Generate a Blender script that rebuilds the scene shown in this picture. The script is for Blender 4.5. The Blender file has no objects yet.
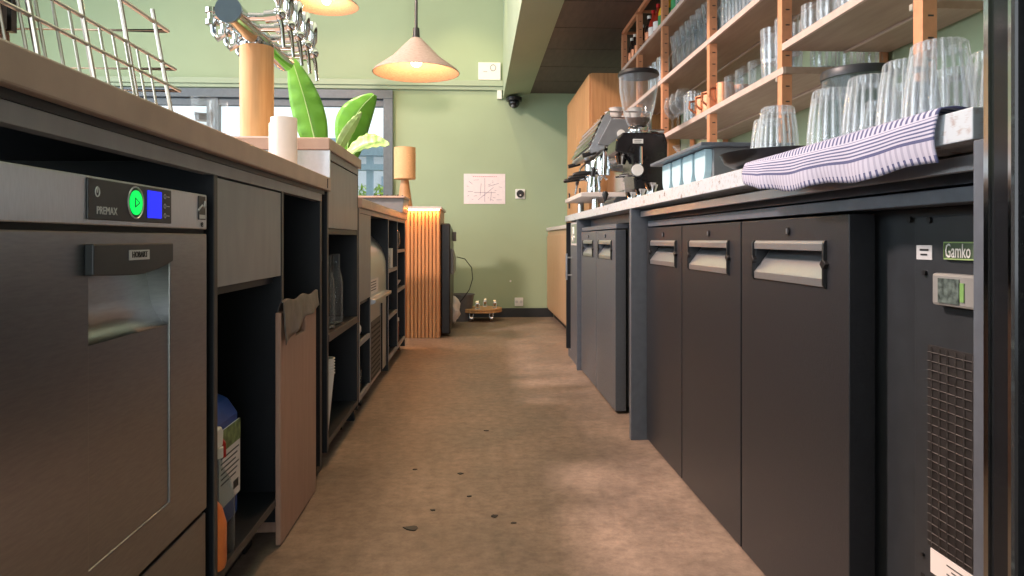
import bpy, bmesh, math, random
from mathutils import Vector, Matrix
random.seed(7)
PI = math.pi
C = bpy.context.scene.collection
WL = {}

# ------------------------------------------------------------------ mesh builder
class MB:
    def __init__(s):
        s.v = []; s.f = []; s.sm = []; s.uv = None
    def add(s, vs, fs, smooth=False):
        o = len(s.v); s.v += [tuple(p) for p in vs]
        for f in fs:
            s.f.append(tuple(i + o for i in f)); s.sm.append(smooth)
        return s
    def box(s, x0, x1, y0, y1, z0, z1):
        vs = [(x, y, z) for x in (x0, x1) for y in (y0, y1) for z in (z0, z1)]
        return s.add(vs, [(0,1,3,2),(4,6,7,5),(0,4,5,1),(2,3,7,6),(0,2,6,4),(1,5,7,3)])
    def ring(s, c, ax, r, n, ph=0):
        ax = Vector(ax).normalized()
        t = Vector((0,0,1)) if abs(ax.z) < .9 else Vector((1,0,0))
        a = ax.cross(t).normalized(); b = ax.cross(a)
        return [Vector(c) + a*(r*math.cos(2*PI*i/n+ph)) + b*(r*math.sin(2*PI*i/n+ph)) for i in range(n)]
    def cyl(s, p0, p1, r0, r1=None, n=16):
        r1 = r0 if r1 is None else r1
        ax = Vector(p1) - Vector(p0)
        vs = s.ring(p0, ax, r0, n) + s.ring(p1, ax, r1, n)
        fs = [(i, (i+1)%n, n+(i+1)%n, n+i) for i in range(n)]
        s.add(vs, fs, True)
        o = len(s.v) - 2*n
        s.f.append(tuple(o+i for i in reversed(range(n)))); s.sm.append(False)
        s.f.append(tuple(o+n+i for i in range(n))); s.sm.append(False)
        return s
    def tube(s, pts, r, n=8):
        pts = [Vector(p) for p in pts]; m = len(pts)
        rs = r if isinstance(r, (list, tuple)) else [r]*m
        T = [(pts[min(i+1,m-1)] - pts[max(i-1,0)]).normalized() for i in range(m)]
        t0 = Vector((0,0,1)) if abs(T[0].z) < .9 else Vector((1,0,0))
        a = T[0].cross(t0).normalized(); vs = []
        for i in range(m):
            a = (a - T[i]*a.dot(T[i])).normalized(); b = T[i].cross(a)
            vs += [pts[i] + a*(rs[i]*math.cos(2*PI*k/n)) + b*(rs[i]*math.sin(2*PI*k/n)) for k in range(n)]
        fs = [(i*n+k, i*n+(k+1)%n, (i+1)*n+(k+1)%n, (i+1)*n+k) for i in range(m-1) for k in range(n)]
        fs += [tuple(reversed(range(n))), tuple((m-1)*n+k for k in range(n))]
        return s.add(vs, fs, True)
    def lathe(s, c, prof, n=24, rib=0, amp=0, ribtest=None, tilt=None):
        vs = []; idx = []
        for (r, z) in prof:
            if r < 1e-6:
                idx.append((len(vs),)); vs.append(Vector((0,0,z)))
            else:
                st = len(vs)
                for k in range(n):
                    a = 2*PI*k/n
                    rr = r*(1 + (amp*math.cos(rib*a) if rib and (ribtest is None or ribtest(r, z)) else 0))
                    vs.append(Vector((rr*math.cos(a), rr*math.sin(a), z)))
                idx.append(tuple(range(st, st+n)))
        fs = []
        for A, B in zip(idx, idx[1:]):
            if len(A) == 1 and len(B) == 1: continue
            for k in range(n):
                k2 = (k+1) % n
                if len(A) == 1: fs.append((A[0], B[k2], B[k]))
                elif len(B) == 1: fs.append((A[k], A[k2], B[0]))
                else: fs.append((A[k], A[k2], B[k2], B[k]))
        if tilt is not None: vs = [tilt @ p for p in vs]
        vs = [p + Vector(c) for p in vs]
        return s.add(vs, fs, True)
    def prism(s, poly, axis, a0, a1, smooth=False):
        n = len(poly)
        def P(p, a):
            return {'x': (a, p[0], p[1]), 'y': (p[0], a, p[1]), 'z': (p[0], p[1], a)}[axis]
        vs = [P(p, a0) for p in poly] + [P(p, a1) for p in poly]
        s.add(vs, [(i, (i+1)%n, n+(i+1)%n, n+i) for i in range(n)], smooth)
        o = len(s.v) - 2*n
        s.f.append(tuple(o+i for i in reversed(range(n)))); s.sm.append(False)
        s.f.append(tuple(o+n+i for i in range(n))); s.sm.append(False)
        return s
    def slab_hole(s, xf, xb, y0, y1, z0, z1, hy0, hy1, hz0, hz1):
        ys = [y0, hy0, hy1, y1]; zs = [z0, hz0, hz1, z1]
        vs = [(x, y, z) for x in (xf, xb) for y in ys for z in zs]
        I = lambda x, j, k: x*16 + j*4 + k
        fs = []
        for x in (0, 1):
            for j in range(3):
                for k in range(3):
                    if (j, k) != (1, 1):
                        q = (I(x,j,k), I(x,j,k+1), I(x,j+1,k+1), I(x,j+1,k))
                        fs.append(q if x == 0 else q[::-1])
        for k in range(3):
            fs.append((I(0,0,k), I(1,0,k), I(1,0,k+1), I(0,0,k+1)))
            fs.append((I(0,3,k), I(0,3,k+1), I(1,3,k+1), I(1,3,k)))
        for j in range(3):
            fs.append((I(0,j,0), I(0,j+1,0), I(1,j+1,0), I(1,j,0)))
            fs.append((I(0,j,3), I(1,j,3), I(1,j+1,3), I(0,j+1,3)))
        fs.append((I(0,1,1), I(0,1,2), I(1,1,2), I(1,1,1))); fs.append((I(0,2,1), I(1,2,1), I(1,2,2), I(0,2,2)))
        fs.append((I(0,1,1), I(1,1,1), I(1,2,1), I(0,2,1))); fs.append((I(0,1,2), I(0,2,2), I(1,2,2), I(1,1,2)))
        return s.add(vs, fs)
    def surf(s, fn, nu, nv, smooth=True):
        vs = [fn(i/nu, j/nv) for i in range(nu+1) for j in range(nv+1)]
        fs = [(i*(nv+1)+j, (i+1)*(nv+1)+j, (i+1)*(nv+1)+j+1, i*(nv+1)+j+1) for i in range(nu) for j in range(nv)]
        return s.add(vs, fs, smooth)
    def quad(s, a, b, c, d):
        return s.add([a, b, c, d], [(0,1,2,3)])
    def sphere(s, c, r, n=16, sc=(1,1,1)):
        m = n//2
        prof = [(r*math.sin(PI*i/m)*1.0, -r*math.cos(PI*i/m)) for i in range(m+1)]
        prof[0] = (0, -r); prof[-1] = (0, r)
        o = len(s.v)
        s.lathe((0,0,0), prof, n)
        for i in range(o, len(s.v)):
            p = s.v[i]; s.v[i] = (c[0]+p[0]*sc[0], c[1]+p[1]*sc[1], c[2]+p[2]*sc[2])
        return s
    def build(s, name, mat, parent=None, bevel=0, solid=0, sharp=40, **tags):
        xs = [p[0] for p in s.v]; ys = [p[1] for p in s.v]; zs = [p[2] for p in s.v]
        if parent is None:
            org = Vector(((min(xs)+max(xs))/2, (min(ys)+max(ys))/2, min(zs)))
        else: org = WL[parent.name]
        me = bpy.data.meshes.new(name)
        me.from_pydata([Vector(p) - org for p in s.v], [], s.f)
        me.polygons.foreach_set('use_smooth', s.sm)
        me.update()
        bm = bmesh.new(); bm.from_mesh(me)
        if not solid: bmesh.ops.recalc_face_normals(bm, faces=bm.faces)
        bm.to_mesh(me); bm.free()
        if any(s.sm): me.set_sharp_from_angle(angle=math.radians(sharp))
        me.materials.append(mat)
        o = bpy.data.objects.new(name, me); C.objects.link(o)
        if parent is None: o.location = org
        else: o.parent = parent
        WL[o.name] = org
        if solid:
            m = o.modifiers.new('s', 'SOLIDIFY'); m.thickness = solid; m.offset = 0
        if bevel:
            m = o.modifiers.new('b', 'BEVEL'); m.width = bevel; m.segments = 2; m.limit_method = 'ANGLE'
        for k, v in tags.items(): o[k] = v
        return o

def thing(name, loc, label, category, group=None):
    o = bpy.data.objects.new(name, None); C.objects.link(o); o.location = loc
    o.empty_display_size = .05
    WL[o.name] = Vector(loc)
    o['label'] = label; o['category'] = category
    if group: o['group'] = group
    return o
def dup(root, loc, label=None, rotz=0, group=None, scale=None):
    def cp(o, par):
        c = o.copy(); C.objects.link(c)
        if par is not None: c.parent = par
        for ch in list(o.children): cp(ch, c)
        return c
    r = cp(root, None); r.location = loc; r.rotation_euler = (0, 0, rotz)
    if scale: r.scale = scale
    if label: r['label'] = label
    if group: r['group'] = group
    WL[r.name] = Vector(loc)
    return r
def B(*a): return MB().box(*a)
def text(body, size, mat, parent, loc, rot, name='lettering', depth=.0004, align='CENTER', xs=1):
    cu = bpy.data.curves.new('t', 'FONT'); cu.body = body; cu.size = size; cu.extrude = depth
    cu.align_x = align; cu.align_y = 'CENTER'; cu.resolution_u = 2
    t = bpy.data.objects.new('t', cu); C.objects.link(t)
    dg = bpy.context.evaluated_depsgraph_get()
    me = bpy.data.meshes.new_from_object(t.evaluated_get(dg)); bpy.data.objects.remove(t)
    me.name = name
    M = Matrix.Translation(Vector(loc) - WL[parent.name]) @ rot.to_4x4() @ Matrix.Scale(xs, 4, (1,0,0))
    me.transform(M)
    me.materials.clear(); me.materials.append(mat)
    o = bpy.data.objects.new(name, me); C.objects.link(o); o.parent = parent
    WL[o.name] = WL[parent.name]
    return o
# text facing +X (read from the aisle on the left counter): right = +Y, up = Z
ROT_PX = Matrix(((0,0,1),(1,0,0),(0,1,0)))
# facing -X : right = -Y
ROT_NX = Matrix(((0,0,-1),(-1,0,0),(0,1,0)))
ROT_NY = Matrix(((1,0,0),(0,0,-1),(0,1,0)))   # facing -Y : right = +X

# ------------------------------------------------------------------ materials
def lin(c):
    return tuple(((x/255)/12.92 if x/255 <= .04045 else ((x/255+.055)/1.055)**2.4) for x in c)
def newmat(name):
    m = bpy.data.materials.new(name); m.use_nodes = True
    return m, m.node_tree, m.node_tree.nodes['Principled BSDF']
def M(name, col, rough=.5, metal=0, noise=.0, nscale=30, stretch=(1,1,1), bump=0, bscale=200, trans=0, ior=1.45, alpha=1, emit=None, estr=0, coat=0, col2=None, spec=None):
    m, nt, b = newmat(name)
    b.inputs['Base Color'].default_value = (*col, 1)
    b.inputs['Roughness'].default_value = rough; b.inputs['Metallic'].default_value = metal
    b.inputs['Transmission Weight'].default_value = trans; b.inputs['IOR'].default_value = ior
    b.inputs['Alpha'].default_value = alpha; b.inputs['Coat Weight'].default_value = coat
    if spec is not None: b.inputs['Specular IOR Level'].default_value = spec
    if emit: b.inputs['Emission Color'].default_value = (*emit, 1); b.inputs['Emission Strength'].default_value = estr
    tc = nt.nodes.new('ShaderNodeNewGeometry'); mp = nt.nodes.new('ShaderNodeMapping')
    mp.inputs['Scale'].default_value = stretch
    nt.links.new(tc.outputs['Position'], mp.inputs['Vector'])
    if noise or col2:
        n = nt.nodes.new('ShaderNodeTexNoise'); n.inputs['Scale'].default_value = nscale; n.inputs['Detail'].default_value = 5
        nt.links.new(mp.outputs[0], n.inputs['Vector'])
        mx = nt.nodes.new('ShaderNodeMix'); mx.data_type = 'RGBA'
        c2 = col2 or tuple(x*(1-noise) for x in col); c1 = col if col2 else tuple(min(1, x*(1+noise)) for x in col)
        mx.inputs[6].default_value = (*c1, 1); mx.inputs[7].default_value = (*c2, 1)
        cr = nt.nodes.new('ShaderNodeMapRange'); cr.inputs[1].default_value = .3; cr.inputs[2].default_value = .7
        nt.links.new(n.outputs[0], cr.inputs[0]); nt.links.new(cr.outputs[0], mx.inputs[0])
        nt.links.new(mx.outputs[2], b.inputs['Base Color'])
    if bump:
        n = nt.nodes.new('ShaderNodeTexNoise'); n.inputs['Scale'].default_value = bscale; n.inputs['Detail'].default_value = 3
        nt.links.new(mp.outputs[0], n.inputs['Vector'])
        bp = nt.nodes.new('ShaderNodeBump'); bp.inputs['Strength'].default_value = bump; bp.inputs['Distance'].default_value = .001
        nt.links.new(n.outputs[0], bp.inputs['Height']); nt.links.new(bp.outputs[0], b.inputs['Normal'])
    return m
def E(name, col, s): return M(name, (0,0,0), emit=col, estr=s, rough=.6)

m_wall = M('green_paint', (.33,.415,.27), .75, noise=.04, nscale=2, bump=.15, bscale=300)
m_beam = M('beam_paint', (.35,.43,.31), .7, noise=.03, nscale=3)
m_ceil = M('ceiling_paint', (.75,.76,.7), .8, noise=.03)
m_black = M('black_laminate', (.007,.009,.013), .45, noise=.2, nscale=10)
m_edge = M('panel_edge', (.06,.055,.052), .45, noise=.1)
m_taupe = M('taupe_laminate', (.26,.26,.275), .42, noise=.08, nscale=25, stretch=(1,1,.3), bump=.1, bscale=400)
m_stone = M('brown_stone', lin((172,150,138)), .4, noise=.10, nscale=14, bump=.1)
m_steel = M('brushed_steel', (.52,.55,.59), .30, .85, noise=.06, nscale=60, stretch=(1,12,1), bump=.05, bscale=120)
m_door_st = M('dark_brushed_steel', (.32,.325,.33), .30, 1, noise=.07, nscale=40, stretch=(1,1,8), bump=.05, bscale=120)
m_chrome = M('chrome', (.58,.59,.6), .10, 1, noise=.02)
m_blkpl = M('black_plastic', (.015,.015,.016), .35, noise=.2)
m_darkpl = M('slate_plastic', (.028,.032,.037), .4, noise=.1)
m_door = M('charcoal_vinyl', (.021,.022,.026), .36, noise=.1, nscale=120, bump=.5, bscale=500)
m_frame = M('grey_frame_paint', (.10,.115,.14), .4, noise=.1, nscale=40, bump=.15)
m_wframe = M('window_frame_paint', (.12,.145,.17), .4, noise=.08)
m_copper = M('copper_paint', (.60,.27,.14), .38, noise=.08, nscale=50)
m_coppermetal = M('copper_metal', (.60,.25,.14), .38, 1, noise=.1)
m_oak = M('oak_veneer', (.50,.26,.11), .45, col2=(.38,.185,.075), nscale=9, stretch=(8,8,.6), bump=.1)
m_oakpale = M('pale_oak', (.52,.36,.22), .5, col2=(.44,.29,.17), nscale=9, stretch=(8,8,.6))
m_shelf = M('shelf_ply', (.40,.28,.215), .5, col2=(.33,.22,.165), nscale=8, stretch=(6,.7,6))
m_shelfedge = M('shelf_edge', (.56,.42,.36), .5, noise=.08, nscale=30)
m_slat = M('slat_wood', (.62,.30,.12), .42, col2=(.50,.22,.085), nscale=10, stretch=(8,8,.5))
m_tower = M('tower_wood', (.60,.36,.17), .5, col2=(.48,.26,.11), nscale=7, stretch=(9,9,.5))
m_binwood = M('bin_wood', (.46,.28,.21), .45, col2=(.40,.24,.175), nscale=9, stretch=(6,6,.6))
def thinglass(name, tint, haze=.05, ior=1.45, edge=.5, flute=0):
    m, nt, b = newmat(name); out = nt.nodes['Material Output']
    tr = nt.nodes.new('ShaderNodeBsdfTransparent'); tr.inputs[0].default_value = (*tint, 1)
    b.inputs['Base Color'].default_value = (.8,.85,.9,1); b.inputs['Roughness'].default_value = .04; b.inputs['Specular IOR Level'].default_value = .9; b.inputs['Metallic'].default_value = .25
    lw = nt.nodes.new('ShaderNodeLayerWeight'); lw.inputs[0].default_value = .35
    p = nt.nodes.new('ShaderNodeMath'); p.operation = 'POWER'; p.inputs[1].default_value = 3.0; nt.links.new(lw.outputs['Facing'], p.inputs[0])
    r = nt.nodes.new('ShaderNodeMapRange'); r.inputs[3].default_value = haze; r.inputs[4].default_value = edge; nt.links.new(p.outputs[0], r.inputs[0])
    ns = nt.nodes.new('ShaderNodeTexNoise'); ns.inputs['Scale'].default_value = 60
    bp = nt.nodes.new('ShaderNodeBump'); bp.inputs['Strength'].default_value = .15; bp.inputs['Distance'].default_value = .002
    nt.links.new(ns.outputs[0], bp.inputs['Height']); nt.links.new(bp.outputs[0], b.inputs['Normal'])
    fac = r.outputs[0]
    if flute:   # bright vertical streaks painted around the glass in place of refracted highlights
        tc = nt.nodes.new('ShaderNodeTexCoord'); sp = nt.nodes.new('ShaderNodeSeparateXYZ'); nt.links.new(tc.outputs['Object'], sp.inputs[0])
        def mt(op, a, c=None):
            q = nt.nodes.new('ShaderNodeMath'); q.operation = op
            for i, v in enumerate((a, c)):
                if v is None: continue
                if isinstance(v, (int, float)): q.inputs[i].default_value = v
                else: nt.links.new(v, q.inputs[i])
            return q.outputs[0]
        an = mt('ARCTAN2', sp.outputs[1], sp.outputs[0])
        streak = mt('POWER', mt('ABSOLUTE', mt('SINE', mt('MULTIPLY', an, flute))), 5)
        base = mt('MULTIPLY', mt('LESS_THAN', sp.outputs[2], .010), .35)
        fac = mt('MINIMUM', mt('ADD', mt('ADD', fac, mt('MULTIPLY', streak, .30)), base), .95)
    mx = nt.nodes.new('ShaderNodeMixShader'); nt.links.new(fac, mx.inputs[0]); nt.links.new(tr.outputs[0], mx.inputs[1]); nt.links.new(b.outputs[0], mx.inputs[2])
    nt.links.new(mx.outputs[0], out.inputs[0]); return m
m_glass = thinglass('clear_glass', (.965,.985,.99), .035, edge=.95)
m_ribglass = thinglass('rib_streak_glass', (.97,.985,.99), .04, edge=.9, flute=10)
m_streakglass = thinglass('streak_glass', (.97,.985,.99), .05, edge=.9, flute=6)  # plain shelf glasses, painted streaks stand in for their white highlights
m_pane = thinglass('window_glass', (.99,1,1), .02, edge=.15)
m_glassg = thinglass('grey_glass', (.70,.76,.76), .05, edge=.7)
m_white = M('white_plastic', (.75,.75,.72), .4, noise=.03)
m_paper = M('paper', (.80,.76,.74), .8, noise=.03)
m_pink = M('pink_paper', (.78,.70,.72), .8, noise=.03)
m_leaf = M('leaf_green', (.16,.42,.04), .38, col2=(.10,.30,.03), nscale=12, stretch=(1,1,.4))
m_leafpale = M('pale_leaf', (.45,.60,.28), .4, col2=(.30,.5,.12), nscale=14)
m_hedge = M('hedge_leaf', (.42,.60,.06), .6, col2=(.18,.36,.03), nscale=5)
m_jug = M('blue_plastic', (.01,.06,.30), .35, noise=.1)
m_red = M('red_plastic', (.55,.02,.02), .35, noise=.1)
m_orange = M('orange_liquid', (.75,.20,.05), .3, noise=.1)
m_bin = M('grey_plastic', (.14,.14,.145), .5, noise=.1)
m_bag = M('grey_bag', (.15,.14,.135), .3, noise=.35, nscale=25, bump=.8, bscale=45, alpha=.88)
m_green_on = E('green_light', (.0,1,.12), 1.0)
m_blue_on = E('blue_screen', (.02,.03,1), 1.1)
m_led = E('led_warm', (1,.42,.12), 60)
m_bulb = E('bulb_warm', (1,.75,.45), 12)
m_wicker = M('wicker', (.33,.25,.21), .7, noise=.2, nscale=60, stretch=(1,1,6), bump=.6, bscale=160)
m_ltext = M('light_ink', (.55,.56,.57), .5, noise=.02)
m_dtext = M('dark_ink', (.03,.03,.03), .5, noise=.02)
m_plank = M('dark_planks', (.12,.085,.072), .6, col2=(.085,.062,.054), nscale=6, stretch=(6,1,1))
m_base = M('dark_skirting', (.02,.022,.024), .5, noise=.1)
m_pitaupe = M('lamp_wood', (.45,.24,.11), .5, noise=.12, nscale=20)
m_bluecup = M('pale_blue_plastic', (.45,.66,.74), .4, noise=.03)
m_greybox = M('grey_box', (.16,.17,.18), .4, noise=.06)
m_rubber = M('black_rubber', (.01,.01,.01), .7, noise=.1)
m_coffee = M('coffee_beans', (.09,.04,.022), .5, noise=.5, nscale=200, bump=1, bscale=200)
m_steelwire = M('steel_wire', (.62,.56,.50), .3, 1, noise=.05)
m_yellow = M('yellow_wire', (.60,.60,.10), .4, noise=.1)
m_cratebr = M('rust_crate', (.12,.055,.035), .5, noise=.3, nscale=60)
m_cream = M('cream_cup', (.58,.53,.50), .4, noise=.04)
m_pave = M('paving', (.45,.43,.40), .8, noise=.2, nscale=3)
m_facade = M('pale_facade', (.70,.75,.80), .7, noise=.05, nscale=2)
m_pergola = M('blue_grey_metal', (.30,.42,.52), .5, noise=.08)
m_mesh = M('dusty_mesh', (.018,.016,.016), .6, noise=.4, nscale=60)
m_dust = M('dust_grey', (.06,.054,.052), .8, noise=.6, nscale=90)

def terrazzo():
    m, nt, b = newmat('terrazzo')
    g = nt.nodes.new('ShaderNodeNewGeometry'); v = nt.nodes.new('ShaderNodeTexVoronoi'); v.inputs['Scale'].default_value = 95
    v2 = nt.nodes.new('ShaderNodeTexVoronoi'); v2.inputs['Scale'].default_value = 24
    n = nt.nodes.new('ShaderNodeTexNoise'); n.inputs['Scale'].default_value = 120
    add = nt.nodes.new('ShaderNodeVectorMath'); add.operation = 'MULTIPLY_ADD'; add.inputs[1].default_value = (.02,.02,.02)
    nt.links.new(n.outputs[1], add.inputs[0]); nt.links.new(g.outputs['Position'], add.inputs[2])
    for q in (v, v2): nt.links.new(add.outputs[0], q.inputs['Vector'])
    def thr(src, t):
        c = nt.nodes.new('ShaderNodeMath'); c.operation = 'LESS_THAN'; c.inputs[1].default_value = t
        nt.links.new(src, c.inputs[0]); return c.outputs[0]
    mx = nt.nodes.new('ShaderNodeMix'); mx.data_type = 'RGBA'
    mx.inputs[6].default_value = (.50,.55,.60,1); mx.inputs[7].default_value = (.36,.30,.29,1)
    nt.links.new(thr(v.outputs['Distance'], .30), mx.inputs[0])
    mx2 = nt.nodes.new('ShaderNodeMix'); mx2.data_type = 'RGBA'; mx2.inputs[7].default_value = (.16,.10,.08,1)
    nt.links.new(thr(v2.outputs['Distance'], .17), mx2.inputs[0]); nt.links.new(mx.outputs[2], mx2.inputs[6])
    nt.links.new(mx2.outputs[2], b.inputs['Base Color']); b.inputs['Roughness'].default_value = .3
    return m
m_terr = terrazzo()

def floor_mat():
    m, nt, b = newmat('brown_concrete')
    g = nt.nodes.new('ShaderNodeNewGeometry')
    def noise(sc, det=6, rough=.6):
        n = nt.nodes.new('ShaderNodeTexNoise'); n.inputs['Scale'].default_value = sc; n.inputs['Detail'].default_value = det
        n.inputs['Roughness'].default_value = rough; nt.links.new(g.outputs['Position'], n.inputs['Vector']); return n
    def mr(src, a, c, d=0, e=1):
        r = nt.nodes.new('ShaderNodeMapRange'); r.inputs[1].default_value = a; r.inputs[2].default_value = c
        r.inputs[3].default_value = d; r.inputs[4].default_value = e; nt.links.new(src, r.inputs[0]); return r.outputs[0]
    n1 = noise(3.2); n2 = noise(26, 8, .75)
    mx = nt.nodes.new('ShaderNodeMix'); mx.data_type = 'RGBA'
    mx.inputs[6].default_value = (.20,.150,.118,1); mx.inputs[7].default_value = (.29,.215,.165,1)
    nt.links.new(mr(n1.outputs[0], .38, .62), mx.inputs[0])
    mx2 = nt.nodes.new('ShaderNodeMix'); mx2.data_type = 'RGBA'; mx2.blend_type = 'MULTIPLY'; mx2.inputs[0].default_value = 1
    nt.links.new(mx.outputs[2], mx2.inputs[6])
    cmb = nt.nodes.new('ShaderNodeCombineColor'); r = mr(n2.outputs[0], .3, .7, .62, 1.32)
    for i in range(3): nt.links.new(r, cmb.inputs[i])
    nt.links.new(cmb.outputs[0], mx2.inputs[7])
    nt.links.new(mx2.outputs[2], b.inputs['Base Color'])
    nt.links.new(mr(n1.outputs[0], .3, .7, .42, .6), b.inputs['Roughness'])
    bp = nt.nodes.new('ShaderNodeBump'); bp.inputs['Strength'].default_value = .25; bp.inputs['Distance'].default_value = .002
    nt.links.new(n2.outputs[0], bp.inputs['Height']); nt.links.new(bp.outputs[0], b.inputs['Normal'])
    return m
m_floor = floor_mat()

def towel_mat():
    m, nt, b = newmat('striped_towel')
    uv = nt.nodes.new('ShaderNodeUVMap'); sp = nt.nodes.new('ShaderNodeSeparateXYZ')
    nt.links.new(uv.outputs[0], sp.inputs[0])
    def math_(op, a, c=None):
        q = nt.nodes.new('ShaderNodeMath'); q.operation = op
        for i, s_ in enumerate((a, c)):
            if s_ is None: continue
            if isinstance(s_, (int, float)): q.inputs[i].default_value = s_
            else: nt.links.new(s_, q.inputs[i])
        return q.outputs[0]
    U, V = sp.outputs[0], sp.outputs[1]
    def stripes(x, period, duty): return math_('LESS_THAN', math_('FRACT', math_('DIVIDE', x, period)), duty)
    def band(x, a, c): return math_('MULTIPLY', math_('GREATER_THAN', x, a), math_('LESS_THAN', x, c))
    # V measures metres up from the hanging hem
    navy = math_('MULTIPLY', band(V, .031, .058), stripes(V, .0052, .45))
    navy2 = math_('MULTIPLY', band(V, .060, .14), stripes(U, .012, .45))
    hem = math_('MULTIPLY', band(V, -1, .010), stripes(U, .0125, .40))
    line = band(V, .029, .032)
    dark = math_('MINIMUM', math_('ADD', math_('ADD', navy, navy2), math_('ADD', hem, line)), 1)
    fine = math_('MULTIPLY', math_('MULTIPLY', band(V, .010, .030), stripes(U, .0125, .42)), .28)
    fac = math_('MAXIMUM', math_('MULTIPLY', dark, .92), fine)
    mx = nt.nodes.new('ShaderNodeMix'); mx.data_type = 'RGBA'
    mx.inputs[6].default_value = (.47,.46,.56,1); mx.inputs[7].default_value = (.05,.06,.16,1)
    nt.links.new(fac, mx.inputs[0]); nt.links.new(mx.outputs[2], b.inputs['Base Color'])
    b.inputs['Roughness'].default_value = .9
    return m
m_towel = towel_mat()

def S(mb, name, mat, parent=None, **k):
    o = mb.build(name, mat, parent, **k)
    if parent is None: o['kind'] = 'structure'
    return o

# ================================================================== ROOM
YB = 6.8; XR = 1.37; XLW = -5.0; YF = -3.5
S(B(XLW-.1, XR+.1, YF-.1, YB+.1, -.06, 0), 'floor', m_floor)
w = MB()
wx0, wx1, wz0, wz1 = -3.6, -.80, .95, 2.18
w.box(XLW, wx0, YB, YB+.2, 0, 4.2); w.box(wx1, XR, YB, YB+.2, 0, 4.2)
w.box(wx0, wx1, YB, YB+.2, 0, wz0); w.box(wx0, wx1, YB, YB+.2, wz1, 4.2)
S(w, 'wall_back', m_wall)
S(B(XR, XR+.12, YF, YB+.2, 0, 4.2), 'wall_right', m_wall)
w = MB()
for a, b_ in ((YF, -2.6), (1.6, 2.2), (5.9, YB+.2)): w.box(XLW-.15, XLW, a, b_, 0, 4.2)
w.box(XLW-.15, XLW, -2.6, 1.6, 0, .5); w.box(XLW-.15, XLW, 2.2, 5.9, 0, .5)
w.box(XLW-.15, XLW, -2.6, 1.6, 3.2, 4.2); w.box(XLW-.15, XLW, 2.2, 5.9, 3.2, 4.2)
S(w, 'wall_left', m_wall)
w = MB()
w.box(XLW, -1.6, YF-.15, YF, 0, 4.2); w.box(1.0, XR, YF-.15, YF, 0, 4.2); w.box(-1.6, 1.0, YF-.15, YF, 2.5, 4.2)
S(w, 'wall_front', m_wall)
S(B(XLW, .52, YF, YB, 4.0, 4.15), 'ceiling', m_ceil)
# low plank ceiling on the right
pk = MB(); 
for i in range(20):
    y1 = YB - i*.53; pk.box(.50, XR, y1-.518, y1, 2.18, 2.23)
pk.box(.50, XR, YF, YB, 2.20, 2.24)
S(pk, 'ceiling_planks', m_plank)
S(MB().prism([(.262,2.12),(.525,2.175),(.525,4.0),(.262,4.0)], 'y', YF, YB), 'trim_1', m_beam)
tr = MB(); tr.box(XLW, .262, YB-.05, YB, 2.235, 2.29); tr.box(XLW, .262, YB-.03, YB, 2.20, 2.235)
S(tr, 'trim_2', m_beam, bevel=.004)
S(B(-.27, .75, YB-.015, YB, 0, .088), 'baseboard_back', m_base, bevel=.002)

# back window
win = MB()
win.box(wx0, wx1+.005, YB-.06, YB+.06, wz1-.08, wz1+.005); win.box(wx0, wx1, YB-.06, YB+.06, wz0, wz0+.08)
win.box(wx1-.085, wx1+.005, YB-.058, YB+.06, wz0+.08, wz1-.08); win.box(wx0, wx0+.08, YB-.058, YB+.06, wz0+.08, wz1-.08)
wo = S(win, 'window_1', m_wframe, bevel=.004)
f2 = MB()
f2.box(wx0+.08, wx1-.085, YB-.02, YB+.04, wz1-.15, wz1-.085)
f2.box(-2.55, -2.44, YB-.03, YB+.05, wz0+.08, wz1-.08)
f2.build('window_frame', m_wframe, wo, bevel=.003)
B(wx0+.05, wx1-.05, YB, YB+.006, wz0+.05, wz1-.05).build('window_pane', m_pane, wo)
for nm, (ya, yb) in (('window_2', (-2.6,1.6)), ('window_3', (2.2,5.9))):
    q = MB()
    n = 3
    for i in range(n+1):
        y = ya + (yb-ya)*i/n; q.box(XLW-.12, XLW-.04, y-.04, y+.04, .5, 3.2)
    for z in (.5, 3.12): q.box(XLW-.12, XLW-.04, ya, yb, z, z+.08)
    wq = S(q, nm, m_wframe)
    B(XLW-.085, XLW-.08, ya, yb, .55, 3.15).build('window_pane', m_pane, wq)

# outside
S(B(-14, 6, YB+.21, 24, -.12, -.05), 'ground_outside', m_pave)
bd = thing('terrace_building', (-4.0, 15, -.05), 'pale building with a flat roof seen through the back window', 'building')
fb = MB(); fb.box(-9, 1, 15, 17, -.05, 2.6); fb.build('wall', m_facade, bd)
rb = MB(); rb.box(-9.3, 1.3, 14.6, 17.2, 2.6, 2.85); rb.build('roof', m_pergola, bd)
for i in range(6):
    x = -8.4+i*1.6
    q = B(x, x+.9, 14.96, 15.0, .9, 2.1).build('window', m_pergola, bd)
pg = thing('terrace_pergola', (-2.4, 9.8, -.05), 'blue grey metal pergola outside the back window', 'pergola')
for x in (-3.9, -2.75, -1.52):
    B(x, x+.09, 9.8, 9.89, -.05, 1.98).build('post', m_pergola, pg)
q = MB(); q.box(-4.4, -.9, 9.76, 9.93, 1.72, 1.80); q.box(-4.4, -.9, 9.76, 9.93, 1.92, 2.02)
q.build('beam', m_pergola, pg)
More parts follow.
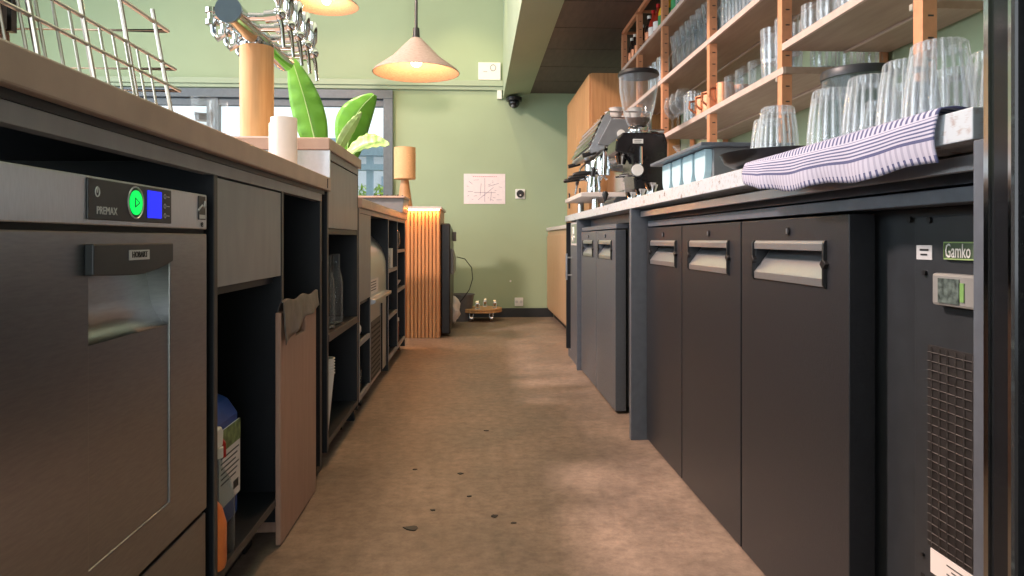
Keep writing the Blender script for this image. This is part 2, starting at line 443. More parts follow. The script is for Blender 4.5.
def leafblob(mb, c, r, n, s):
    for _ in range(n):
        d = Vector((random.gauss(0,1), random.gauss(0,1), random.gauss(0,1))).normalized()
        p = Vector((c[0]+d.x*r[0]*random.uniform(.6,1), c[1]+d.y*r[1]*random.uniform(.6,1), c[2]+d.z*r[2]*random.uniform(.6,1)))
        a = Vector((random.gauss(0,1), random.gauss(0,1), random.gauss(0,1))).normalized(); b_ = a.cross(d).normalized()
        L = s*random.uniform(.7,1.4)
        mb.add([p-b_*L*.3, p+a*L, p+b_*L*.3, p-a*L], [(0,1,2,3)])
for i, (cx, lab) in enumerate(((-2.95, 'yellow green bush outside, left of the pale pergola post'), (-1.55, 'yellow green bush outside behind the table lamp'))):
    t = thing('bush', (cx, 10.6, -.05), lab, 'bush')
    q = MB(); q.tube([(cx,10.6,-.05),(cx+.05,10.6,.5),(cx,10.62,1.0)], [.05,.04,.02]); q.build('stem', m_pitaupe, t)
    q = MB(); leafblob(q, (cx,10.6,.9), (.66,.4,.72), 1300, .07); q.build('foliage', m_hedge, t)

# ================================================================== LEFT COUNTER
XF = -.49
def panel(name, lab, *a, mat=None, bevel=.0015): pass
# ---- near run: worktop
wt = thing('worktop', (-.9, .6, .908), 'long brown stone worktop of the left bar counter above the dishwasher', 'worktop')
B(-1.15, -.472, -1.2, 2.312, .908, .952).build('slab', m_stone, wt, bevel=.003)
B(-1.1, -.487, -1.2, 2.28, .896, .908).build('shadow_gap', m_black, wt)
B(-.4725, -.4705, 2.252, 2.258, .915, .945).build('joint_strip', m_black, wt)
# ---- base cabinet with drawer panel and two niches
cb = thing('bar_cabinet', (-.8, 1.8, 0), 'dark bar cabinet with taupe panel between dishwasher and wooden bin', 'cabinet')
q = MB()
q.box(-1.08, XF, 1.333, 1.351, .08, .896)
q.box(-1.08, XF, 1.789, 1.807, .04, .872)
q.box(-1.08, XF, 2.225, 2.245, .04, .872)
q.box(-1.08, -1.06, 1.351, 2.225, .08, .872)
q.box(-1.06, XF, 1.351, 1.789, .10, .118)
q.box(-1.06, -.51, 1.351, 1.789, .642, .66)
q.build('carcass', m_black, cb)
for a in ((1.334,1.350,.08,.872),(1.790,1.806,.04,.872),(2.226,2.244,.04,.872),(1.351,1.789,.10,.118)): B(XF, XF+.002, *a).build('edge_banding', m_edge, cb)
B(-.51, XF+.001, .70, 2.25, .872, .896).build('top_rail', m_taupe, cb, bevel=.001)
B(-.508, XF, 1.354, 1.787, .660, .868).build('drawer_panel', m_taupe, cb, bevel=.0012)
B(-.575, -.557, 1.351, 1.74, 0, .10).build('plinth', m_black, cb)
q = MB(); q.box(-.60,-.55,1.70,1.75,0,.10); q.build('leg', m_blkpl, cb)
# ---- cabinet left of camera (continues out of the frame)
cn = thing('bar_cabinet', (-.8, -.3, 0), 'dark bar cabinet end panel left of the steel dishwasher', 'cabinet')
q = MB(); q.box(-1.08, -.51, -1.2, .68, .10, .896); q.build('carcass', m_black, cn)
for y in (-1.19, -.56, .06):
    B(-.51, XF, y, y+.61, .10, .866).build('door', m_taupe, cn, bevel=.0012)
B(-.58, -.56, -1.2, .68, 0, .10).build('plinth', m_black, cn)

# ---- dishwasher
dw = thing('dishwasher', (-.8, 1.0, 0), 'stainless steel undercounter dishwasher with lit green button and blue display', 'dishwasher')
Y0, Y1 = .702, 1.303
B(-1.07, -.53, Y0+.005, Y1-.005, .03, .826).build('body', m_steel, dw, bevel=.002)
B(-.53, XF, Y0, Y1, .769, .832).build('control_panel', m_steel, dw, bevel=.002)
fac = MB(); fac.box(XF, XF+.0025, .907, 1.149, .776, .831 if False else .829); ob = fac.build('control_fascia', m_darkpl, dw, bevel=.0015)
q = MB(); q.tube([(XF+.003, 1.03+.0225*math.cos(a), .8035+.0225*math.sin(a)) for a in [2*PI*i/24 for i in range(25)]], .0012, 6); q.build('button_ring', m_steel, dw)
q = MB(); q.cyl((XF+.002,1.03,.8035),(XF+.0045,1.03,.8035),.0175, n=28); q.build('start_button', m_green_on, dw)
q = MB(); q.add([(XF+.0048,1.024,.796),(XF+.0048,1.024,.811),(XF+.0048,1.040,.8035)], [(0,1,2)])
q = MB(); q.tube([(XF+.0048,1.025,.797),(XF+.0048,1.025,.810),(XF+.0048,1.038,.8035),(XF+.0048,1.025,.797)], .0008, 5); q.build('play_symbol', m_dtext, dw)
B(XF+.002, XF+.0038, 1.066, 1.111, .783, .824).build('display', m_blue_on, dw)
q = MB(); q.tube([(XF+.003, .928+.005*math.cos(a), .812+.006*math.sin(a)) for a in [2*PI*i/12 for i in range(13)]], .0009, 5); q.box(XF+.0025,XF+.0035,.9272,.9288,.811,.819)
q.build('power_symbol', m_ltext, dw)
text('PREMAX', .0145, m_ltext, dw, (XF+.003, .952, .788), ROT_PX, xs=.95)
q = MB()
for z in (.818,.803,.788): 
    q.tube([(XF+.003, 1.124+.0035*math.cos(a), z+.0035*math.sin(a)) for a in [2*PI*i/10 for i in range(11)]], .0006, 5)
    q.box(XF+.0025,XF+.0033,1.131,1.140,z-.0006,z+.0006)
q.build('indicator_symbols', m_ltext, dw)
q = B(XF+.0, XF+.0015, 1.262, 1.293, .786, .828).build('sticker', m_blkpl, dw)
q = MB(); q.box(XF+.0015,XF+.0022,1.265,1.290,.788,.795); q.tube([(XF+.002,1.258,.802),(XF+.002,1.276,.812),(XF+.002,1.284,.808),(XF+.002,1.288,.820)], .0018, 5); q.build('sticker_print', m_ltext, dw)
text('03', .012, m_blkpl, dw, (XF+.001, 1.279, .777), ROT_PX, xs=.8)
# door with recessed middle and grip scoop
q = MB()
q.slab_hole(XF, -.53, Y0, Y1, .262, .761, .914, 1.149, .33, .735)
q.build('door', m_door_st, dw, bevel=.002)
prof = [(XF-.003,.33),(XF-.003,.615)]
for i in range(9):
    a = PI/2*i/8; prof.append((XF-.003-.030*math.sin(a)*1.0, .615+.045*(1-math.cos(a))+.012*math.sin(a)))
prof += [(-.529,.71),(-.529,.735),(-.532,.735),(-.532,.33)]
q = MB(); q.prism(prof, 'y', .914, 1.149, True); q.build('door_centre', m_door_st, dw)
q = MB()
pts = [(.907,.745)] + [(1.149,.745)]
hp = [(.902,.705)]
for i in range(1, 12):
    t = i/12; hp.append((.902+.232*t, .705 - .004*math.sin(t*PI*.9) + .012*max(0,(t-.55)/.45)**1.2))
hp += [(1.134,.717),(1.134,.745),(.902,.745)]
q.prism(hp, 'x', XF, XF+.012); ho = q.build('handle', m_darkpl, dw, bevel=.002)
B(XF+.0125, XF+.0132, 1.000-.010, 1.050, .722, .736).build('badge', m_ltext, ho)
text('HOBART', .0125, m_dtext, dw, (XF+.0138, 1.020, .7292), ROT_PX, xs=.92)
B(-.529, XF-.006, Y0, Y1, .758, .772).build('shadow_gap', m_rubber, dw)
B(-.53, XF-.002, Y0, Y1, .05, .254).build('lower_panel', m_door_st, dw, bevel=.002)
for y in (.76, 1.25):
    q = MB(); q.cyl((-.56,y,0),(-.56,y,.05),.018); q.build('leg', m_blkpl, dw)
    q = MB(); q.cyl((-1.02,y,0),(-1.02,y,.05),.018); q.build('leg', m_blkpl, dw)

# ---- jug and sprays in the niche
jg = thing('chemical_jug', (-.650, 1.545, .118), 'blue plastic jug with a white label in the niche beside the dishwasher', 'jug')
q = MB()
def jugsec(hw, hd, z): return [(-.650+sx*hd, 1.545+sy*hw, z) for sx, sy in ((-1,-1),(1,-1),(1,1),(-1,1))]
secs = [(.075,.10,.118),(.082,.11,.14),(.082,.11,.36),(.075,.09,.395),(.05,.05,.42),(.03,.03,.425)]
vs = []; 
for a, b_, z in secs: vs += jugsec(a, b_, z)
fs = [(0,3,2,1)] + [(i*4+k, i*4+(k+1)%4, (i+1)*4+(k+1)%4, (i+1)*4+k) for i in range(5) for k in range(4)] + [(20,21,22,23)]
q.add(vs, fs); q.build('body', m_jug, jg, bevel=.012)
q = MB(); q.cyl((-.650,1.545,.425),(-.650,1.545,.455),.025); q.build('cap', m_jug, jg)
lb = B(-.540,-.537,1.495,1.625,.18,.345).build('label', m_paper, jg)
q = MB()
q.box(-.537,-.5362,1.495,1.625,.30,.345); q.build('label_band', M('olive_print',(.20,.26,.10),.6,noise=.5,nscale=60), lb)
q = MB()
for i in range(6): q.box(-.537,-.5363,1.505,1.615-.01*(i%3),.285-i*.011,.288-i*.011)
q.box(-.537,-.5363,1.58,1.612,.197,.215)
q.build('label_print', m_dtext, lb)
def spray(loc, lab, liq, hcol, h=.19):
    x, y, z = loc
    t = thing('spray_bottle', loc, lab, 'spray bottle')
    q = MB(); q.lathe(loc, [(0,0),(.036,0),(.038,.01),(.038,h*.55),(.030,h*.75),(.014,h*.9),(.014,h)], 20); bo = q.build('bottle', liq, t)
    q = MB(); q.cyl((x,y,z+h),(x,y,z+h+.02),.016); q.build('collar', m_white, t)
    q = MB(); q.prism([(y-.018,z+h+.02),(y+.014,z+h+.02),(y+.018,z+h+.05),(y+.006,z+h+.062),(y-.030,z+h+.058),(y-.032,z+h+.042)], 'x', x-.012, x+.012); q.build('spray_head', m_white, t, bevel=.004)
    q = MB(); q.tube([(x+.002,y+.012,z+h+.035),(x+.006,y+.03,z+h+.02),(x+.006,y+.036,z+h-.01)], [.007,.006,.004], 6); q.build('trigger', hcol, t)
    return t
spray((-.530, 1.452, .118), 'white headed spray bottle with red trigger at the niche front', m_glassg, m_red, .19)
spray((-.520, 1.377, .118), 'translucent spray bottle of orange liquid beside the blue jug', m_orange, m_bin, .15)
# ---- wooden bin
bn = thing('waste_bin', (-.7, 1.9, 0), 'wooden fronted waste bin with a hand hole and grey liner', 'bin')
q = MB(); q.slab_hole(-.476, -.4895, 1.735, 2.115, .004, .572, 1.885, 1.985, .497, .54); q.build('front_panel', m_binwood, bn, bevel=.003)
q = MB(); q.box(-.96,-.49,1.815,1.83,.004,.55); q.box(-.96,-.49,2.10,2.115,.004,.55); q.box(-.96,-.945,1.83,2.10,.004,.55); q.box(-.945,-.49,1.83,2.10,.004,.02)
q.build('box', m_binwood, bn)
q = MB()
def bagf(u, v):
    y = 1.742 + .372*u
    z = .600 + .004*math.sin(u*14)
    if v < .35:
        t = v/.35; x = -.4885 + .014*t; z += -.045*(1-t)**2
    else:
        t = (v-.35)/.65; x = -.4720 + .002*math.sin(u*17+t*2)*t + .005*t; L = .040+.062*(1-u)+.005*math.sin(u*7+1)
        z -= L*t + .002
    return (x, y, z)
q.surf(bagf, 44, 14); q.build('liner_bag', m_bag, bn, solid=.001)

# ---- raised cabinet
rc = thing('raised_bar_cabinet', (-.8, 2.6, 0), 'taller bar cabinet with taupe panel carrying the beer tower', 'cabinet')
B(-1.35, -.478, 2.315, 2.95, 1.045, 1.085).build('top_slab', m_stone, rc, bevel=.003)
q = MB()
q.box(-1.3,-1.28,2.33,2.93,.05,1.045); q.box(-1.28,XF,2.33,2.348,.05,1.045); q.box(-1.28,XF,2.912,2.930,.05,1.045)
q.box(-1.28,XF,2.348,2.912,.07,.088); q.box(-1.28,XF,2.348,2.912,.77,.788); q.box(-1.28,-.495,2.348,2.912,.412,.436)
q.build('carcass', m_black, rc)
B(-1.28,-.478,2.318,2.33,.955,1.043).build('end_panel', m_steel, rc)
B(-1.08,-.505,2.25,2.329,.0,.900).build('light_stop_panel', m_black, rc)  # added black panel, stops light falling through the gap to the floor
B(-1.2,-.505,2.932,2.954,.0,1.04).build('light_stop_panel', m_black, rc)  # added likewise to close the far gap against light
for a in ((XF,XF+.002,2.331,2.347,.05,1.04),(XF,XF+.002,2.913,2.929,.05,1.04),(XF,XF+.002,2.348,2.912,.07,.088),(-.495,-.486,2.348,2.912,.412,.436)): B(*a).build('edge_banding', m_edge, rc)
B(XF,XF+.003,2.33,2.93,1.018,1.045).build('top_rail', m_taupe, rc, bevel=.001)
B(-.508,XF+.002,2.35,2.91,.79,1.014).build('drawer_panel', m_taupe, rc, bevel=.001)
B(-.57,-.555,2.348,2.80,0,.07).build('plinth', m_black, rc)
B(-.57,-.53,2.80,2.84,0,.07).build('leg', m_blkpl, rc)
# bottles on its shelf
def bottle(loc, lab, h=.262, r=.024):
    t = thing('water_bottle', loc, lab, 'bottle')
    q = MB(); w_ = .003
    o_ = [(0,0),(r,0),(r,.0),(r,h*.60),(r*.85,h*.68),(.013,h*.78),(.012,h*.97),(.014,h)]
    i_ = [(.010,h),(.009,h*.78),(r*.85-w_,h*.67),(r-w_,h*.59),(r-w_,.008),(0,.008)]
    q.lathe(loc, o_+i_, 20); q.build('glass', m_glass, t)
    return t
bottle((-.522, 2.50, .436), 'slim clear glass water bottle, nearer of the two on the shelf')
bottle((-.520, 2.64, .436), 'slim clear glass water bottle, farther of the two on the shelf')
# nested cups
cp = thing('plastic_cup', (-.522, 2.43, .088), 'lowest white cup of the nested stack under the water bottles', 'cup', 'nested white cups')
def cupgeo(mb, loc, h, r0, r1, w=.0015, n=20): return mb.lathe(loc, [(0,0),(r0,0),(r1,h),(r1+.003,h),(r1+.003,h+.002),(r1-w,h+.002),(r0-w,.003),(0,.003)], n)
cupgeo(MB(), (-.522,2.43,.088), .205, .016, .036).build('cup', m_white, cp)
cp['label'] = 'white cup in the nested stack under the water bottles'
for k in range(1, 6): dup(cp, (-.522, 2.43, .088+.010*k), 'white cup in the nested stack under the water bottles')

# ---- far low cabinet
fw = thing('worktop', (-.75, 3.9, .885), 'brown stone worktop beyond the raised cabinet, ending at the wooden slats', 'worktop')
B(-1.15,-.475,2.955,4.87,.885,.926).build('slab', m_stone, fw, bevel=.003)
fc = thing('bar_cabinet', (-.75, 3.9, 0), 'far low bar cabinet with open shelves next to the wooden slats', 'cabinet')
q = MB()
q.box(-1.08,XF,2.955,2.972,.07,.885); q.box(-1.08,XF,3.262,3.28,.07,.885); q.box(-1.08,XF,3.93,3.95,.02,.885); q.box(-1.08,XF,4.38,4.398,.07,.885); q.box(-1.08,XF,4.85,4.868,.02,.885)
q.box(-1.08,-1.06,2.972,4.85,.07,.885); q.box(-1.06,XF,2.972,3.262,.07,.088); q.box(-1.06,-.5,2.972,3.262,.30,.318)
q.box(-1.06,-.5,3.95,4.85,.07,.088); q.box(-1.06,-.5,3.95,4.38,.30,.318); q.box(-1.06,-.5,3.95,4.38,.565,.583); q.box(-1.06,-.5,4.398,4.85,.42,.438); q.box(-1.06,-.5,4.398,4.85,.67,.688)
q.box(-1.06,-.5,2.972,3.262,.47,.488); q.box(-1.06,XF,2.972,4.85,.868,.885)
q.build('carcass', m_black, fc)
for y in (2.956,3.264,3.932,4.381,4.851): B(XF,XF+.002,y,y+.015,.07,.87).build('edge_banding', m_taupe, fc)
for a in ((2.972,3.262,.07),(2.972,3.262,.30),(3.95,4.85,.07),(3.95,4.38,.30),(3.95,4.38,.565),(4.398,4.85,.42),(4.398,4.85,.67)): B(-.5,XF+.001,a[0],a[1],a[2],a[2]+.02).build('edge_banding', m_taupe, fc)
B(-.508,XF+.002,2.972,3.262,.488,.862).build('drawer_panel', m_taupe, fc, bevel=.001)
B(-.57,-.555,2.97,3.26,0,.07).build('plinth', m_black, fc)
B(-.57,-.555,3.96,4.84,0,.07).build('plinth', m_black, fc)
B(XF,XF+.003,2.955,4.868,.864,.885).build('top_rail', m_taupe, fc)
for y in (3.20, 4.80): B(-.55,-.52,y,y+.04,0,.07).build('leg', m_blkpl, fc)

# ice machine
im = thing('ice_machine', (-.7, 3.6, 0), 'stainless ice machine with curved hood built into the far left counter', 'ice machine')
pf = [(-1.0,.06),(-.498,.06),(-.498,.44),(-.498,.56)]
for i in range(1, 13):
    a = PI/2*i/12; pf.append((-.498-.17*(1-math.cos(a)), .60+.20*math.sin(a)))
pf.append((-1.0,.80))
q = MB(); q.prism(pf, 'y', 3.30, 3.91, True); q.build('body', m_steel, im)
q = MB(); q.prism([(-.50,.44),(-.468,.455),(-.468,.47),(-.50,.475)], 'y', 3.30, 3.91); q.build('handle_ledge', m_steel, im, bevel=.002)
gr = B(-.498,-.494,3.33,3.66,.08,.36).build('grille', m_edge, im)
q = MB()
for j in range(14):
    for k in range(11): 
        y = 3.345+.022*j+(.011 if k%2 else 0); z = .092+.024*k
        q.cyl((-.4945,y,z),(-.4932,y,z),.006, n=6)
q.build('grille_hole', m_rubber, gr, kind='stuff')
B(-.498,-.490,3.70,3.705,.06,.42).build('panel_seam', m_black, im)
lb = B(-.4985,-.4975,3.33,3.60,.49,.56).build('label', m_paper, im)
q = MB(); 
for i in range(4): q.box(-.4976,-.4968,3.35,3.52,.545-i*.013,.549-i*.013)
q.build('label_print', m_dtext, lb)
# small things in the far shelves
def glassgeo(mb, loc, h, r0, r1, w=.003, n=20, rib=0, amp=0):
    return mb.lathe(loc, [(0,0),(r0,0),(r1,h),(r1-w,h),(r0-w,.01),(0,.01)], n, rib, amp)
t = thing('carafe', (-.55,4.12,.583), 'clear glass carafe on the upper left shelf of the far cabinet', 'carafe')
MB().lathe((-.55,4.12,.583), [(0,0),(.045,0),(.05,.06),(.03,.13),(.02,.18),(.028,.20),(.026,.20),(.017,.18),(.027,.13),(.046,.06),(.042,.006),(0,.006)], 20).build('glass', m_glass, t)
B(-.52,-.50,4.18,4.24,.583,.70).build('tea_tin', m_white, None, label='small pale tin beside the glass carafe in the far cabinet', category='tin')
t = thing('glass_jar', (-.55,4.62,.688), 'round glass jar on the top shelf nearest the slats', 'jar')
MB().lathe((-.55,4.62,.688), [(0,0),(.04,0),(.055,.05),(.05,.11),(.035,.13),(.033,.13),(.047,.11),(.052,.05),(.037,.006),(0,.006)], 20).build('jar_body', m_glass, t)
MB().cyl((-.55,4.62,.818),(-.55,4.62,.835),.037).build('lid', m_steel, t)
t = thing('bowl', (-.55,4.60,.438), 'pale bowl on the middle shelf nearest the slats', 'bowl')
MB().lathe((-.55,4.60,.438), [(0,0),(.03,0),(.06,.05),(.056,.05),(.028,.006),(0,.006)], 20).build('bowl_body', m_cream, t)
t = thing('storage_jar', (-.55,4.62,.088), 'reddish jar on the bottom shelf nearest the slats', 'jar')
MB().cyl((-.55,4.62,.088),(-.55,4.62,.22),.045).build('jar_body', M('terracotta_glaze',(.16,.04,.03),.4,noise=.1), t); MB().cyl((-.55,4.62,.22),(-.55,4.62,.24),.047).build('lid', m_cream, t)
t = thing('towel_roll', (-.54,3.12,.318), 'crumpled white cloth on the shelf below the narrow taupe panel', 'cloth')
MB().sphere((-.545,3.12,.355),.04,14,(1,1.4,.9)).build('cloth_bundle', m_paper, t)
for i,(x,y) in enumerate(((-.53,3.06),)):
    t = thing('glass_tumbler', (x,y,.088), 'small clear tumbler on the bottom shelf before the ice machine', 'glass')
    glassgeo(MB(), (x,y,.088), .10, .03, .035).build('tumbler', m_glass, t)

# stainless drip box at counter end
sb = thing('steel_sink_box', (-.8, 4.6, .926), 'blue grey steel basin standing on the far worktop before the table lamp', 'basin')
q = MB(); q.prism([(-1.2,.926),(-.47,.926),(-.462,1.02),(-1.2,1.02)], 'y', 4.52, 4.86); q.build('body', m_greybox, sb, bevel=.003)
B(-1.2,-.455,4.50,4.87,1.02,1.032).build('rim', m_stone, sb, bevel=.002)
random.seed(3)
pb = None
for i in range(9):
    x = -.66+i*.022+random.uniform(-.004,.004); y = 4.54+random.random()*.1
    if pb is None:
        pb = MB().sphere((x,y,1.038),.007,8).build('small_dark_item', m_dtext, None, label='small dark stopper on the rim of the steel basin', category='item', group='small dark items on the basin rim'); pb0 = pb  # unidentified small dark items, drawn as beads
    else:
        c = pb0.copy(); C.objects.link(c); c.location = (x, y, 1.0315)

# ---- slatted counter end with LED
sc_ = thing('slatted_counter', (-.9, 5.9, 0), 'wooden slatted counter end glowing orange under its top', 'counter')
B(-1.8,-.275,5.40,6.1,.0,.985).build('core', m_slat, sc_)
B(-1.82,-.262,5.345,6.12,.985,1.005).build('top', m_cream, sc_, bevel=.002)
n = 9
for i in range(n):
    x0 = -.527 + i*(.252/n)
    B(x0+.003, x0+.0225, 5.372, 5.402, .0, .972).build('slat', m_slat, sc_, bevel=.002)
for i in range(34):
    x0 = -1.50 + i*(.252/n)
    if x0 < -.55: B(x0+.003, x0+.0225, 5.372, 5.402, .0, .972).build('slat', m_slat, sc_, bevel=.002)
B(-1.6,-.28,5.356,5.366,.978,.984).build('led_strip', m_led, sc_)
# dark equipment at its side
eq = thing('drinks_machine', (-.2, 5.9, 0), 'black machine with cable standing behind the slatted counter end', 'machine')
q = MB(); q.prism([(5.45,.02),(6.3,.02),(6.3,.72),(6.15,.84),(5.45,.88)], 'x', -.272, -.20); q.build('body', m_blkpl, eq, bevel=.01)
q = MB(); q.prism([(5.5,.48),(6.2,.48),(6.2,.60),(5.5,.68)], 'x', -.20, -.175); q.build('front_panel', m_greybox, eq, bevel=.004)
B(-.20,-.17,6.0,6.08,.74,.82).build('switch_box', m_bin, eq, bevel=.003)
q = MB(); q.tube([(-.17,6.2,.60),(-.10,6.3,.58),(-.04,6.35,.50),(-.03,6.35,.40),(-.06,6.35,.30),(-.12,6.3,.22),(-.16,6.3,.18)], .004, 6); q.build('cable', m_rubber, eq)
cl = thing('crumpled_bag', (-.18, 6.2, 0), 'white crumpled bag beside the grey bin', 'bag')
q = MB(); q.sphere((-.19,6.15,.14),.09,16,(.55,1.2,1.3)); 
q.v = [(x+.012*math.sin(z*60+y*30), y, z+.01*math.sin(y*40)) for x,y,z in q.v]; q.v = [(x,y,max(z,.0)) for x,y,z in q.v]
q.build('bag_body', m_paper, cl)
bi = thing('grey_bin', (-.12, 6.5, 0), 'round grey plastic bin against the green back wall', 'bin')
MB().lathe((-.13,6.52,0), [(0,0),(.085,0),(.11,.24),(.118,.24),(.118,.25),(.105,.25),(.08,.01),(0,.01)], 28).build('bucket', m_bin, bi)
# dollies
def dolly(loc, flip, lab):
    t = thing('plant_dolly', loc, lab, 'plant trolley')
    x, y, z = loc; s = -1 if flip else 1
    zb = z + (.0 if flip else .085)
    q = MB(); q.lathe((x,y,zb), [(0,0),(.19,0),(.195,.008),(.19,.018),(0,.018)], 32); q.build('board', m_tower, t)
    for k in range(4):
        a = PI/4 + k*PI/2 + (.5 if flip else 0); cx, cy = x+.13*math.cos(a), y+.13*math.sin(a)
        zc = zb - .05 if not flip else zb+.018+.05
        q = MB(); q.cyl((cx-.012,cy,zc+ (-.0 if flip else -.0)),(cx+.012,cy,zc),.030, n=18); wq = q.build('caster_wheel', m_steelwire, t)
        q = MB(); f_ = 1 if not flip else -1
        q.box(cx-.018,cx-.014,cy-.012,cy+.012,min(zc,zc+f_*.05),max(zc,zc+f_*.05)); q.box(cx+.014,cx+.018,cy-.012,cy+.012,min(zc,zc+f_*.05),max(zc,zc+f_*.05))
        q.box(cx-.018,cx+.018,cy-.016,cy+.016,min(zc+f_*.046,zc+f_*.05),max(zc+f_*.046,zc+f_*.05))
        q.build('caster_fork', m_chrome, t)
    return t
dolly((.05,6.55,-.004+.0), False, 'round wooden plant trolley standing on its casters by the back wall')
dolly((.05,6.55,.100), True, 'upturned wooden plant trolley stacked wheels up on another')

# ---- back wall fittings
po = thing('floor_plan_poster', (.08, YB, 1.10), 'pinkish paper plan with fine lines taped to the green wall', 'poster')
B(-.118,.284,YB-.004,YB-.001,1.10,1.392).build('sheet', m_pink, po)
q = MB(); yy = YB-.0045
def ln(x0,z0,x1,z1,w=.0016):
    q.tube([(x0,yy,z0),(x1,yy,z1)], w, 4)
ln(.085,1.12,.085,1.35); ln(-.02,1.21,.19,1.21); ln(-.07,1.32,-.03,1.29); ln(.02,1.14,.17,1.26); ln(.14,1.13,.15,1.22); ln(.04,1.18,.05,1.30); ln(.12,1.27,.22,1.30); ln(-.08,1.22,-.03,1.22); ln(.2,1.14,.25,1.14)
random.seed(5)
for i in range(16):
    x = -.09+random.random()*.33; z = 1.13+random.random()*.21; L = random.uniform(.012,.03); ln(x,z,x+L,z+random.uniform(-.008,.008),.0014)
q.build('plan_lines', M('violet_ink',(.25,.18,.30),.6,noise=.1), po)
q = MB()
for i in range(12): ln(-.03+i*.02,1.365,-.018+i*.02,1.365,.0028)
q.build('heading_print', M('rose_ink',(.55,.15,.22),.6,noise=.1), po)
th = thing('wall_thermostat', (.43,YB,1.15), 'white framed round black thermostat on the wall right of the poster', 'thermostat')
B(.382,.478,YB-.012,YB-.001,1.15,1.246).build('plate', m_white, th, bevel=.008)
MB().cyl((.43,YB-.024,1.198),(.43,YB-.011,1.198),.037,n=28).build('dial', m_blkpl, th)
MB().cyl((.43,YB-.0255,1.185),(.43,YB-.0238,1.185),.008,n=14).build('dial_mark', m_ltext, th)
so = thing('wall_socket', (.415,YB,.10), 'white double wall socket above the dark skirting', 'socket')
B(.375,.458,YB-.012,YB-.001,.108,.190).build('plate', m_white, so, bevel=.004)
q = MB(); q.cyl((.3955,YB-.0135,.149),(.3955,YB-.0115,.149),.014); q.cyl((.4375,YB-.0135,.149),(.4375,YB-.0115,.149),.014); q.build('outlet', m_ltext, so)
cp_ = thing('wall_control_panel', (.13,YB,2.29), 'white square wall panel with a round dial high beside the beam', 'control panel')
B(.022,.238,YB-.03,YB-.001,2.298,2.468).build('plate', m_white, cp_, bevel=.004)
q = MB(); q.tube([(.165+.026*math.cos(a),YB-.031,2.415+.03*math.sin(a)) for a in [2*PI*i/20 for i in range(21)]],.003,6); q.box(.07,.11,YB-.033,YB-.029,2.375,2.379); q.build('dial', m_greybox, cp_)
t = thing('wall_sensor', (.22,YB,2.12), 'small white sensor beneath the square wall panel', 'sensor')
B(.205,.25,YB-.03,YB-.001,2.115,2.20).build('housing', m_white, t, bevel=.004)
dc = thing('dome_camera', (.365,6.715,2.02), 'black dome security camera hanging under the beam', 'security camera')
MB().cyl((.365,6.715,2.12),(.365,6.715,2.085),.075,n=24).build('mount', m_blkpl, dc)
MB().sphere((.365,6.715,2.07),.055,18).build('dome', M('black_gloss',(.01,.01,.012),.08,noise=.1), dc)
MB().sphere((.35,6.68,2.03),.018,12).build('lens', m_greybox, dc)
t = thing('wall_scuff', (.53,YB,.2), 'tiny white tack mark on the green wall above the socket', 'wall mark')
MB().cyl((.335,YB-.003,.35),(.335,YB-.0005,.35),.010,n=10).build('tack', m_white, t)

# ---- table lamp
tl = thing('table_lamp', (-.60,5.55,1.005), 'wooden table lamp with pleated cylinder shade before the window', 'table lamp')
lx, ly = -.555, 5.5
MB().lathe((lx,ly,1.005), [(0,0),(.062,0),(.058,.02),(.030,.22),(0,.22)], 24).build('base', m_pitaupe, tl)
q = MB()
pf = []
for i in range(22):
    z = 1.225-1.005+.245*i/21; pf.append((.083+(.002 if i%2 else 0), z))
q.lathe((lx,ly,1.005), pf+[(.080,pf[-1][1]),(.080,pf[0][1]),(.083,pf[0][1])], 32); q.build('lamp_shade', M('lamp_weave',(.66,.40,.20),.7,noise=.15,nscale=60,stretch=(1,1,6)), tl)

# ---- pendants
def pendant(x, y, zr, r, h, lab, bulb=True):
    t = thing('pendant_lamp', (x,y,zr), lab, 'pendant lamp')
    pf = [(r,0),(r*.96,.015),(r*.55,h*.45),(r*.28,h*.80),(.03,h),(.0,h),(0,h-.008),(.028,h-.008),(r*.27,h*.77),(r*.54,h*.42),(r*.94,.006),(r*.985,0)]
    MB().lathe((x,y,zr), pf, 48).build('lamp_shade', m_wicker, t)
    MB().cyl((x,y,zr+h-.02),(x,y,zr+h+.06),.024,.018,n=16).build('socket', m_blkpl, t)
    MB().tube([(x,y,zr+h+.05),(x,y,4.0)], .009, 8).build('cord', m_blkpl, t)
    MB().sphere((x,y,zr+h*.34),.034,16).build('bulb', m_bulb, t)
    L = bpy.data.lights.new('pendant_light', 'POINT'); L.energy = PEN; L.color = (1,.46,.18); L.shadow_soft_size = .035
    lo = bpy.data.objects.new('pendant_light', L); C.objects.link(lo); lo.location = (x,y,zr+h*.34-.06)
    return t
PEN = 12
pendant(-.345, 4.07, 1.715, .25, .20, 'conical woven pendant lamp with a lit bulb before the back wall')
pendant(-1.18, 5.6, 2.60, .25, .12, 'flat woven pendant lamp cut by the top of the photo')

